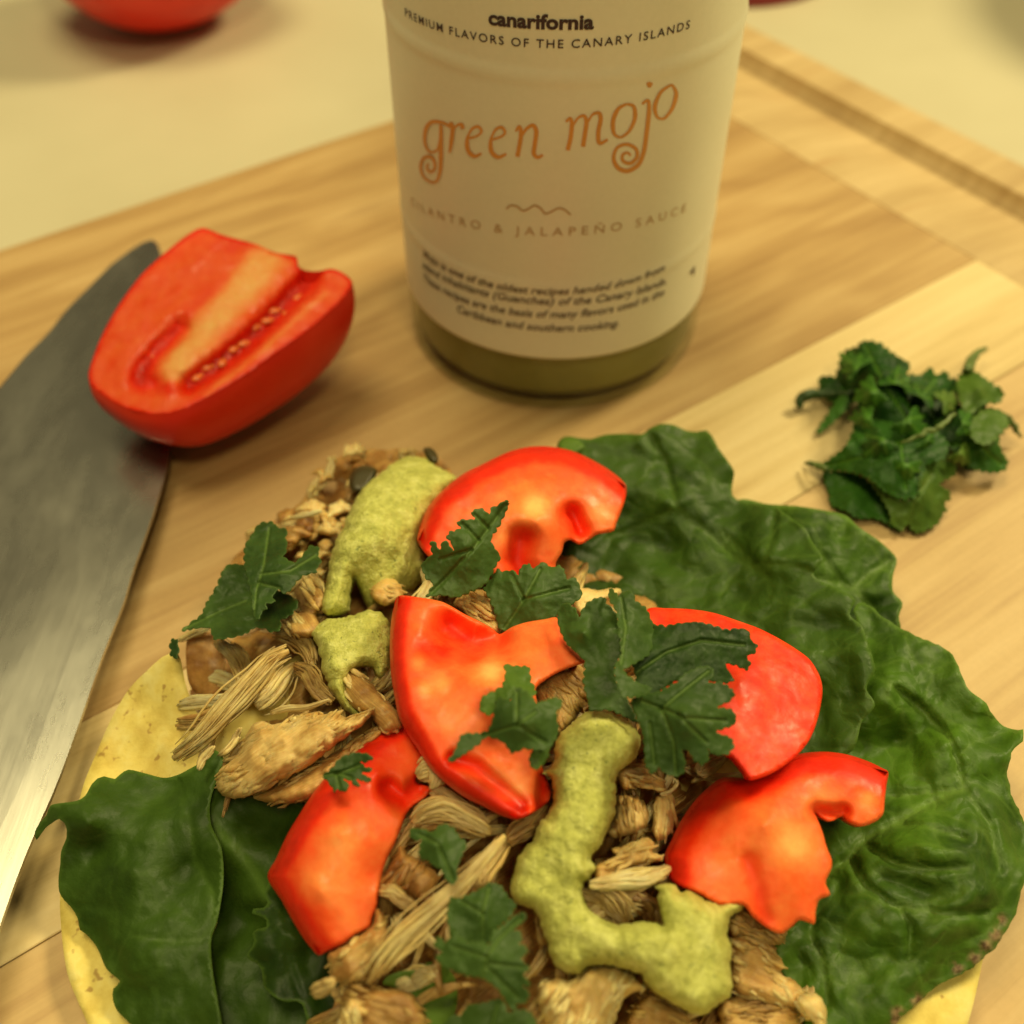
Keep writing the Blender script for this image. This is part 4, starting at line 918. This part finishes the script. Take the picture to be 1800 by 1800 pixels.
wedge(T('D', '65,1025 110,930 170,800 230,700 300,590 370,500 450,410 540,340 640,260 740,210 785,195 830,300 890,390 905,430 850,490 842,522 922,555 900,600 830,650 790,700 760,780 730,850 690,930 660,1030 645,1110 640,1170 615,1230 600,1285 520,1330 470,1370 380,1412 328,1437 270,1370 200,1260 140,1150'),
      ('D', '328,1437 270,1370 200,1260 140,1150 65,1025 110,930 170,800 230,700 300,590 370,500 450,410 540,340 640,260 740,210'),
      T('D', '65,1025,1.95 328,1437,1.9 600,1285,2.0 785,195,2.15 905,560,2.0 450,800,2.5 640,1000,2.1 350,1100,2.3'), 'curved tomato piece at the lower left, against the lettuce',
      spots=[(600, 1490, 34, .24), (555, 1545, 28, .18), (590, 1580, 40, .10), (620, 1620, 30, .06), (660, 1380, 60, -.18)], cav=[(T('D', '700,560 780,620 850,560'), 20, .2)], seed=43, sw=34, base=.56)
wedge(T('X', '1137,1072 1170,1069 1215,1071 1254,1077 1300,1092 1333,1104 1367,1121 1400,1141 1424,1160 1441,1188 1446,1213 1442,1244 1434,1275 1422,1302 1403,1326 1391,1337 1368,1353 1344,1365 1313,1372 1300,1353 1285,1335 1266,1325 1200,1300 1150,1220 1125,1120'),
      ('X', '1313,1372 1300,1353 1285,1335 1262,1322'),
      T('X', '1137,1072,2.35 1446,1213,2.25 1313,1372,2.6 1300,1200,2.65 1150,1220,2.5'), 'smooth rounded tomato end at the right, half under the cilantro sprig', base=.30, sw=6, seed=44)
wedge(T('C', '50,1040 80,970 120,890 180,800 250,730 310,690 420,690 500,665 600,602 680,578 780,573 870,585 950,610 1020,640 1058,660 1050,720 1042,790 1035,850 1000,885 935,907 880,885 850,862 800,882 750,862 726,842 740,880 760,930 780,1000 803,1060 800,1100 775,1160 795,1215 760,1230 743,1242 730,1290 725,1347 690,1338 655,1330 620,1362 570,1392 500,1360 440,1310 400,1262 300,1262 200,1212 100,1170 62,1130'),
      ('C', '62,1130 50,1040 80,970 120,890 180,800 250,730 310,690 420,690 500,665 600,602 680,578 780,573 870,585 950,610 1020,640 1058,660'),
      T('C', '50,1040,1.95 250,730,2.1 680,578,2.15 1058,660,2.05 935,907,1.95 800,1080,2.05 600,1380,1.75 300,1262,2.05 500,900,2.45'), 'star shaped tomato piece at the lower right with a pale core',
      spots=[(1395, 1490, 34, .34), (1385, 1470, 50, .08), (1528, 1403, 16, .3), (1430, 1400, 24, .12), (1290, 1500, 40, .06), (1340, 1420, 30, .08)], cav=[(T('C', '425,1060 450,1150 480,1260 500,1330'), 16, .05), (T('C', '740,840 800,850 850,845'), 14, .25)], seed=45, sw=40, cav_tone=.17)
# ------------------------------------------------------------------ green sauce
def sauce(k, s, zc, label, dome=(.42, 34), seed=50, dz=.25):
    z = (lambda U: np.maximum(mound(U), .5)+dz) if zc is None else zc
    o = sheet('green_sauce', T(k, s), z, M['sauce'], step=4, th=.5, dome=dome, wr=[(.11, 1.1), (.02, 4), (.016, 11)], seed=seed, edge_rough=3.2, zadd=lambda U: np.full(len(U), -.26))
    return tag(o, label, 'sauce')
sauce('A', '1000,200 1060,150 1130,125 1190,135 1240,165 1290,190 1325,215 1300,270 1240,330 1200,400 1180,470 1190,530 1210,600 1180,660 1110,710 1050,750 980,780 950,770 920,700 895,640 885,700 870,780 830,800 780,795 758,770 762,700 778,640 790,560 820,480 850,420 880,350 910,290 950,240',
      T('A', '1130,125,1.6 1325,215,1.7 800,560,1.9 1000,450,2.0 1150,650,1.3 950,770,1.3 780,770,2.0 1200,450,1.7'), 'broad smooth stripe of green sauce at the upper left, beside the topmost tomato', (.45, 44), 51)
sauce('A', '715,870 735,835 770,815 830,805 870,800 910,788 960,773 1010,790 1040,830 1052,880 1050,930 1045,1000 1030,1040 1000,1060 960,1020 910,1020 870,1060 870,1120 900,1180 950,1230 900,1225 850,1190 810,1140 780,1080 755,1010 745,940',
      T('A', '715,870,2.15 960,773,2.2 1050,930,2.2 870,1060,2.1 900,1210,2.0 800,1000,2.2'), 'small bright dollop of green sauce between the upper stripe and the centre tomato', (.30, 26), 52)
sauce('E', '375,400 378,340 400,270 460,220 520,165 580,145 650,150 720,180 790,230 830,290 825,340 800,400 730,450 700,500 700,600 690,700 650,790 610,870 570,920 590,980 560,1030 520,1070 530,1130 560,1200 620,1240 700,1275 780,1268 850,1258 910,1265 948,1285 938,1230 925,1160 920,1100 905,1075 960,1060 1010,1070 1040,1110 1100,1100 1180,1150 1250,1165 1310,1150 1370,1120 1400,1105 1403,1135 1375,1180 1340,1215 1295,1245 1290,1330 1310,1400 1300,1500 1312,1600 1300,1650 1240,1692 1180,1742 1120,1752 1050,1720 980,1680 900,1630 860,1590 830,1540 750,1510 650,1490 560,1492 500,1540 440,1530 370,1490 340,1400 310,1300 280,1220 230,1180 170,1160 140,1100 150,1040 170,960 200,890 260,830 290,750 340,680 370,620 360,540 355,495 310,480 350,445',
      T('E', '600,150,2.95 820,300,2.9 380,450,2.9 550,600,2.8 200,1000,2.5 500,1000,2.65 400,1400,2.3 800,1400,2.5 1100,1150,2.5 1390,1120,1.9 1330,1180,2.1 1200,1700,2.2 1000,1400,2.6'), 'large swirl of green sauce curving down the right half of the taco', (.36, 36), 53)

# ------------------------------------------------------------------ cilantro
def cil(parts, label, name='cilantro_leaf'):
    """parts: list of (zoom, outline, zctrl, material, seed[, veins])"""
    if len(parts) == 1:
        k, s, zc, mt, sd = parts[0][:5]; ve = parts[0][5] if len(parts[0]) > 5 else []
        o = leafpart(name, k, s, zc, mt, sd, None, ve); return tag(o, label, 'cilantro')
    p0 = T(parts[0][0], parts[0][1]); c = np.mean([q[:2] for q in p0], 0); q = P(c[0], c[1], 1.5)
    e = empty(name, (q[0], q[1], 1.5), label, 'cilantro')
    for pt in parts:
        k, s, zc, mt, sd = pt[:5]; ve = pt[5] if len(pt) > 5 else []
        leafpart('leaflet', k, s, zc, mt, sd, e, ve)
    return e
def leafpart(name, k, s, zc, mt, sd, par, ve, lobes=(14.5, 4.6)):
    vv = [(T(k, x), 2.0, .7) for x in ve]
    zc = zc if isinstance(zc, (int, float)) else T(k, zc)
    za = (lambda U: -.04*sum(np.exp(-(dist_line(U, l)/3.)**2) for l, _, _ in vv)) if vv else None
    return sheet(name, T(k, s), zc, M[mt], step=2.7, th=.022, tone=vtone(vv, .25, 1.6), wr=[(.07, 1.6), (.018, 6)], parent=par, seed=sd, closed_smooth=.3, lobes=lobes, zadd=za)
cil([('B', '590,320 572,310 540,330 510,345 505,372 475,345 440,350 428,362 440,392 385,392 368,405 382,430 335,445 325,468 350,500 352,525 320,478 300,500 296,525 270,480 255,495 262,540 235,560 215,592 225,612 240,645 268,662 238,716 300,712 360,722 420,700 480,672 512,630 530,590 552,550 520,500 512,470 540,430 570,370', '590,320,3.1 220,590,2.75 240,715,2.6 550,550,2.7 400,500,3.05', 'cilantro', 71,
      ['575,330 500,430 430,520 340,620 260,700', '430,520 300,560', '460,480 390,410', '500,430 440,370'])], 'serrated cilantro leaf lying over the front of the topmost tomato piece')
cil([('B', '510,640 540,600 560,612 600,605 625,622 640,590 670,578 692,600 720,573 750,580 767,595 800,585 820,605 830,640 870,640 885,672 897,710 870,740 830,760 800,790 760,815 700,830 620,845 570,862 545,850 530,790 500,720 480,680', '510,640,2.5 750,580,2.7 895,710,2.55 570,860,2.3 700,720,2.65', 'cilantro', 72, ['570,850 650,730 720,600', '650,730 840,680', '650,730 600,630'])],
    'flat scalloped cilantro leaf between the topmost and centre tomato pieces')
cil([('B', '790,800 805,760 830,742 870,770 880,805 910,750 950,725 990,720 1000,745 1040,790 1052,850 1060,950 1030,1030 1040,1080 1080,1140 1130,1250 1060,1215 1000,1195 930,1198 918,1150 900,1080 905,990 830,915 800,850', '800,780,3.1 950,725,3.35 1040,850,3.15 905,990,3.05 1000,1190,3.1 900,870,3.3', 'cilantro', 73),
     ('B', '1010,680 1040,700 1047,722 1080,690 1112,702 1120,732 1165,765 1190,820 1200,870 1180,960 1100,1010 1070,1030 1130,1080 1190,1102 1150,1140 1070,1142 1040,1080 1030,1020 1060,960 1050,860 1040,780 1010,730', '1010,680,3.5 1110,700,3.6 1200,870,3.3 1100,1100,3.6 1060,900,3.65', 'cilantro', 74, ['1060,720 1080,850 1060,1000']),
     ('B', '1180,835 1250,840 1300,830 1380,823 1450,838 1500,855 1560,850 1600,862 1608,900 1636,925 1620,960 1590,965 1607,1000 1590,1027 1550,1010 1500,1000 1520,1040 1537,1070 1480,1085 1400,1060 1300,1070 1200,1130 1140,1130 1120,1050 1100,960 1150,890', '1180,830,3.3 1380,823,3.55 1630,925,3.2 1535,1070,3.15 1150,1100,3.2 1350,960,3.4', 'cilantro', 75, ['1120,1040 1250,950 1400,900 1580,920']),
     ('B', '1100,1160 1150,1130 1210,1120 1290,1080 1330,1040 1400,1010 1442,1015 1452,1045 1428,1082 1475,1075 1520,1100 1540,1130 1515,1162 1465,1182 1525,1192 1548,1230 1532,1262 1490,1275 1462,1292 1520,1310 1538,1345 1512,1382 1455,1385 1425,1365 1432,1400 1402,1430 1362,1402 1350,1375 1318,1362 1332,1420 1322,1462 1290,1477 1240,1460 1218,1438 1192,1467 1163,1430 1160,1380 1150,1290 1120,1215', '1110,1160,3.45 1440,1020,3.55 1545,1230,3.4 1530,1350,3.3 1300,1470,3.25 1170,1430,3.3 1330,1220,3.75', 'cilantro', 76,
      ['1120,1150 1230,1190 1330,1230 1500,1240', '1230,1190 1340,1100 1430,1030', '1230,1190 1280,1330 1290,1460', '1300,1215 1420,1330', '1180,1250 1200,1420'])],
    'large dark cilantro sprig of several leaflets in the middle of the taco', 'cilantro_sprig')
cil([('B', '565,1003 620,1010 672,1013 680,1070 702,1112 690,1140 640,1165 590,1150 540,1180 515,1215 490,1215 463,1190 475,1140 530,1112 560,1090 572,1040', '565,1003,3.45 680,1070,3.4 470,1190,3.4 600,1100,3.55', 'cilantro_pale', 77),
     ('B', '620,1098 650,1110 690,1148 710,1165 750,1150 790,1142 814,1162 800,1192 785,1212 797,1262 790,1310 767,1345 740,1362 700,1366 650,1360 600,1378 570,1340 540,1320 490,1310 460,1340 400,1382 350,1413 328,1413 358,1370 390,1298 460,1293 500,1280 520,1230 530,1160 552,1140 590,1152', '620,1098,3.7 810,1160,3.65 790,1310,3.6 600,1375,3.55 330,1413,3.45 480,1300,3.5 650,1250,3.85', 'cilantro', 78, ['480,1305 620,1260 700,1200', '620,1260 620,1120', '620,1260 740,1330']),
     ('B', '680,1372 720,1350 757,1352 752,1392 727,1430 697,1450 673,1420', '680,1372,3.4 757,1352,3.4 697,1450,3.3', 'cilantro_pale', 79)],
    'cilantro leaf lying in the middle of the big centre tomato piece')
cil([('D', '348,490 400,450 440,400 480,380 520,368 560,370 600,378 614,400 600,415 552,422 572,440 612,455 612,470 575,472 560,482 600,500 606,525 565,522 532,508 547,545 530,552 500,522 465,508 492,545 480,567 455,577 432,560 415,577 398,550 370,512', '348,490,2.75 600,378,2.9 606,525,2.8 415,577,2.75', 'cilantro', 80, ['360,490 460,470 560,430', '430,478 500,500', '420,480 440,550'])], 'small notched cilantro leaf on the lower left tomato piece')
cil([('D', '808,795 820,765 850,770 890,772 930,790 950,770 985,745 1040,762 1070,810 1112,850 1090,900 1060,980 1062,1030 1045,1063 1010,1050 980,990 930,962 910,940 870,930 858,890 870,830 830,830', '820,765,2.85 1000,750,2.95 1110,850,2.85 1045,1062,2.85 870,930,2.8 960,850,3.0', 'cilantro', 81, ['860,800 960,850 1040,1040'])], 'small dark cilantro leaf on the chicken between the tomato pieces')
cil([('D', '1010,1200 1030,1130 1060,1140 1110,1120 1180,1090 1230,1055 1290,1070 1330,1130 1372,1170 1345,1230 1280,1290 1240,1370 1180,1370 1050,1350 1010,1270', '1020,1140,2.7 1230,1055,2.75 1370,1170,2.6 1180,1360,2.6 1180,1200,2.8', 'cilantro', 82, ['1200,1360 1200,1200 1230,1080', '1200,1220 1080,1150']),
     ('D', '958,1335 1000,1368 1020,1345 1022,1290 1062,1330 1110,1362 1200,1372 1228,1382 1250,1310 1290,1290 1340,1245 1400,1213 1428,1232 1400,1270 1360,1300 1402,1320 1400,1360 1385,1372 1422,1390 1432,1420 1402,1450 1405,1470 1432,1490 1442,1520 1408,1530 1420,1555 1446,1582 1440,1602 1410,1602 1442,1640 1420,1692 1380,1692 1368,1732 1340,1722 1280,1622 1200,1562 1100,1542 1000,1502 945,1452 982,1422 962,1402 938,1392', '958,1335,2.75 1420,1225,2.85 1445,1590,2.7 1340,1722,2.6 945,1452,2.7 1200,1430,2.95 1060,1500,2.8', 'cilantro', 83, ['1200,1560 1220,1450 1280,1350 1400,1240', '1220,1450 1040,1390', '1220,1480 1410,1500', '1220,1500 1380,1660'])],
    'bright serrated cilantro leaf at the bottom, left of the sauce swirl')
cil([('D', '980,1820 1030,1758 1080,1752 1120,1700 1180,1692 1230,1680 1280,1665 1312,1690 1332,1742 1400,1722 1450,1742 1480,1800 1460,1900 1200,1940 1000,1900', '1030,1758,2.3 1280,1665,2.45 1450,1742,2.3 1200,1850,2.3', 'cilantro', 84, ['1230,1880 1250,1780 1280,1690'])], 'cilantro leaf cut by the bottom edge of the picture')
cil([('G', '470,810 520,790 585,800 640,880 700,900 800,950 850,970 900,1020 850,1090 800,1110 795,1170 740,1182 700,1160 640,1160 600,1190 500,1217 412,1222 388,1160 310,1162 222,1177 288,1120 340,1082 370,1010 410,950 440,885', '470,810,1.7 225,1177,1.6 500,1217,1.95 850,1050,1.9 640,950,1.65', 'cilantro', 85, ['240,1165 450,1060 600,1000']),
     ('G', '670,558 720,548 760,552 772,578 800,582 835,592 828,640 835,700 815,745 850,772 880,780 920,742 962,690 1000,685 1022,712 1010,740 1032,778 1000,822 1010,838 945,852 900,880 852,942 820,962 792,942 762,950 752,990 768,1010 712,1022 720,1050 690,1062 680,1098 652,1112 638,1060 628,980 600,850 585,780 588,690 625,630', '670,558,2.1 830,592,2.2 1020,700,2.1 650,1110,2.35 590,780,2.2 800,850,2.5', 'cilantro', 86, ['640,1090 660,930 700,800 730,580', '680,850 850,830 1000,740', '670,900 790,930'])],
    'leftmost cilantro leaf of the taco, two lobes standing over the board')
cil([('G', '160,1240 180,1218 200,1222 212,1290 200,1332 165,1320', '180,1218,1.5 185,1330,1.45 212,1290,1.5', 'cilantro', 87)], 'tiny cilantro speck on the raised tip of the tortilla')
# bunch on the board
bc_ = P(1590, 780, 0)
be = empty('cilantro_bunch', (bc_[0], bc_[1], 0), 'loose pile of dark green cilantro leaves on the pale plank at the right', 'cilantro')
HB = [('850,220 870,190 905,185 925,170 950,148 1010,150 1050,165 1080,190 1140,232 1200,270 1185,330 1215,400 1180,450 1220,560 1100,640 980,580 925,500 905,420 850,370 805,345 820,290', '950,150,1.1 850,220,.6 1200,270,.9 1180,500,1.2 920,480,.5 1050,330,1.45', 'cilantro_wet', ['1180,560 1080,400 960,170']),
      ('720,340 800,335 850,365 905,420 900,470 850,520 790,470 740,440 722,400', '720,340,.35 900,420,.55 790,470,.35', 'cilantro_wet', []),
      ('708,642 720,600 750,560 792,490 830,440 872,450 850,520 782,590', '708,642,.15 872,450,.5 790,490,.35', 'cilantro_wet', []),
      ('1170,400 1165,350 1200,320 1240,330 1280,310 1292,288 1320,300 1340,332 1370,310 1395,310 1410,345 1460,360 1470,480 1600,490 1500,600 1450,660 1350,690 1200,640 1100,600 1180,500', '1170,400,.9 1290,290,.7 1460,360,.9 1600,490,.9 1350,600,.7 1200,620,.8', 'cilantro_wet', ['1350,600 1420,450 1440,380', '1350,600 1250,400']),
      ('1447,400 1450,355 1470,310 1505,268 1525,290 1560,320 1610,355 1690,410 1688,450 1665,478 1600,482 1545,520 1500,540 1465,480', '1450,400,1.2 1510,270,1.0 1690,430,1.05 1540,500,1.1 1560,400,1.4', 'cilantro_pale', []),
      ('1500,620 1520,580 1545,550 1575,510 1620,498 1690,520 1715,545 1728,580 1700,620 1670,655 1672,700 1690,740 1717,785 1700,828 1650,842 1600,842 1545,830 1500,805 1470,770 1400,700 1390,660 1450,640', '1500,620,.95 1620,498,.8 1728,580,.7 1710,800,.45 1540,825,.5 1400,680,.6 1600,680,1.1', 'cilantro_wet', ['1420,690 1560,700 1680,800']),
      ('1505,600 1530,560 1575,515 1640,505 1700,540 1720,580 1690,620 1640,680 1590,700 1530,670', '1505,600,1.2 1640,505,1.05 1720,580,1.0 1590,700,1.25', 'cilantro_pale', []),
      ('650,790 690,785 740,795 800,752 860,700 890,640 920,570 1000,560 1200,600 1350,640 1400,690 1380,770 1290,800 1255,890 1240,965 1150,985 1060,940 980,870 900,845 820,832 740,832 690,812', '650,790,.2 860,700,.9 1000,560,.8 1350,640,1.2 1240,960,.8 980,870,.9 1100,760,1.3 820,832,.5', 'cilantro_wet', ['740,815 950,760 1150,680 1370,590', '1150,690 1180,930']),
      ('740,832 820,830 920,850 990,900 1050,980 1095,1060 1142,1148 1100,1132 1060,1100 1000,1082 950,1085 900,1072 870,1050 820,1032 778,1012 775,980 768,940 745,885', '740,832,.3 990,900,.4 1142,1148,.15 778,1012,.1 900,980,.4', 'cilantro_wet', []),
      ('1245,880 1250,830 1290,792 1340,780 1385,780 1420,790 1445,815 1430,862 1375,885 1350,910 1385,925 1410,950 1412,985 1380,1002 1392,1045 1365,1070 1350,1105 1300,1142 1240,1165 1205,1142 1185,1110 1170,1142 1140,1148 1120,1125 1100,1120 1092,1060 1050,980 975,865 1030,890 1100,945 1160,985 1240,962', '1245,880,1.0 1385,780,.7 1412,985,.3 1240,1165,.1 1100,1110,.35 1050,980,.6 1240,1000,.7', 'cilantro_pale', ['1200,1120 1220,1000 1310,850'])]
for i, (s, zc, mt, ve) in enumerate(HB):
    zc = ' '.join(','.join(q.split(',')[:2]+['%.2f' % (float(q.split(',')[2])*.75)]) for q in zc.split())
    leafpart('leaflet', 'H', s, zc, mt, 90+i, be, ve, (14, 6))
def fan(cx, cy, r, a0):
    o = []
    for t in np.linspace(-2.3, 2.3, 34):
        k = (.62+.38*abs(math.cos(1.5*t)))*(.86+.14*math.cos(9*t)); o.append((cx+r*k*math.cos(a0+t), cy+r*k*.85*math.sin(a0+t)))
    o.append((cx-.35*r*math.cos(a0)+2, cy-.3*r*math.sin(a0)))
    return o
rb = random.Random(5)
for i, (x, y, r_, a0, zz, mt) in enumerate([(1500, 640, 34, 3.9, 1.0, 'cilantro_wet'), (1530, 690, 36, 2.6, 1.15, 'cilantro_wet'), (1575, 665, 34, -1.4, 1.15, 'cilantro_wet'), (1625, 690, 36, -.9, 1.1, 'cilantro_wet'), (1665, 705, 30, -.4, 1.05, 'cilantro_pale'),
                                      (1600, 745, 38, .8, 1.2, 'cilantro_wet'), (1545, 780, 40, 2.4, 1.15, 'cilantro_wet'), (1590, 825, 36, 1.6, 1.0, 'cilantro_wet'), (1700, 745, 32, .1, 1.0, 'cilantro_wet'), (1690, 800, 28, .8, .8, 'cilantro_pale'), (1520, 735, 30, 3.1, .95, 'cilantro_wet'), (1635, 775, 30, .5, 1.0, 'cilantro_wet')]):
    ol = fan(x, y, r_, a0); c_ = (x+r_*math.cos(a0), y+r_*math.sin(a0), zz-.42)
    ve = [[(x-.3*r_*math.cos(a0), y-.3*r_*math.sin(a0)), (x+r_*.85*math.cos(a0+b), y+r_*.75*math.sin(a0+b))] for b in (-1.3, 0, 1.3)]
    sheet('leaflet', ol, [(x, y, zz), c_, (x-r_*math.sin(a0), y+r_*math.cos(a0), zz-.25), (x+r_*math.sin(a0), y-r_*math.cos(a0), zz-.2)], M[mt], step=2.8, th=.022, tone=vtone([(l, 1.8, .6) for l in ve], .2, 1.6), wr=[(.08, 1.8), (.02, 6)], parent=be, seed=110+i, lobes=(10, 3.2))
M['stem'] = simple('herb_stem', (.03, .07, .012), .5); M['stem_pale'] = simple('pale_herb_stem', (.11, .17, .035), .5)
strand('stem', T('H', '900,425,.45 800,425,.35 700,430,.3 640,440,.3 615,470,.25 622,505,.15'), [6, 6, 7, 9, 11, 7], M['stem'], 3, be, flat=.9, rough=.1)
strand('stem', T('H', '1600,190,.3 1560,205,.45 1525,250,.7 1500,300,1.0'), [3, 5, 8, 10], M['stem_pale'], 4, be, flat=.7, rough=.1)
strand('stem', T('H', '1780,650,.2 1740,590,.4 1700,540,.6'), [2, 5, 8], M['stem_pale'], 5, be, flat=.7, rough=.1)
strand('stem', T('H', '1150,690,1.3 1260,640,1.45 1360,595,1.5 1450,520,1.45'), [2, 4, 5, 3], M['stem_pale'], 6, be, flat=.5, rough=.05)
strand('stem', T('H', '645,790,.15 700,800,.3 760,825,.4'), [2, 5, 6], M['stem_pale'], 7, be, flat=.7, rough=.1)
strand('stem', T('H', '1380,690,.5 1440,760,.3 1530,835,.2'), [4, 6, 4], M['stem'], 8, be, flat=.7, rough=.1)
print('objects', len(bpy.data.objects))
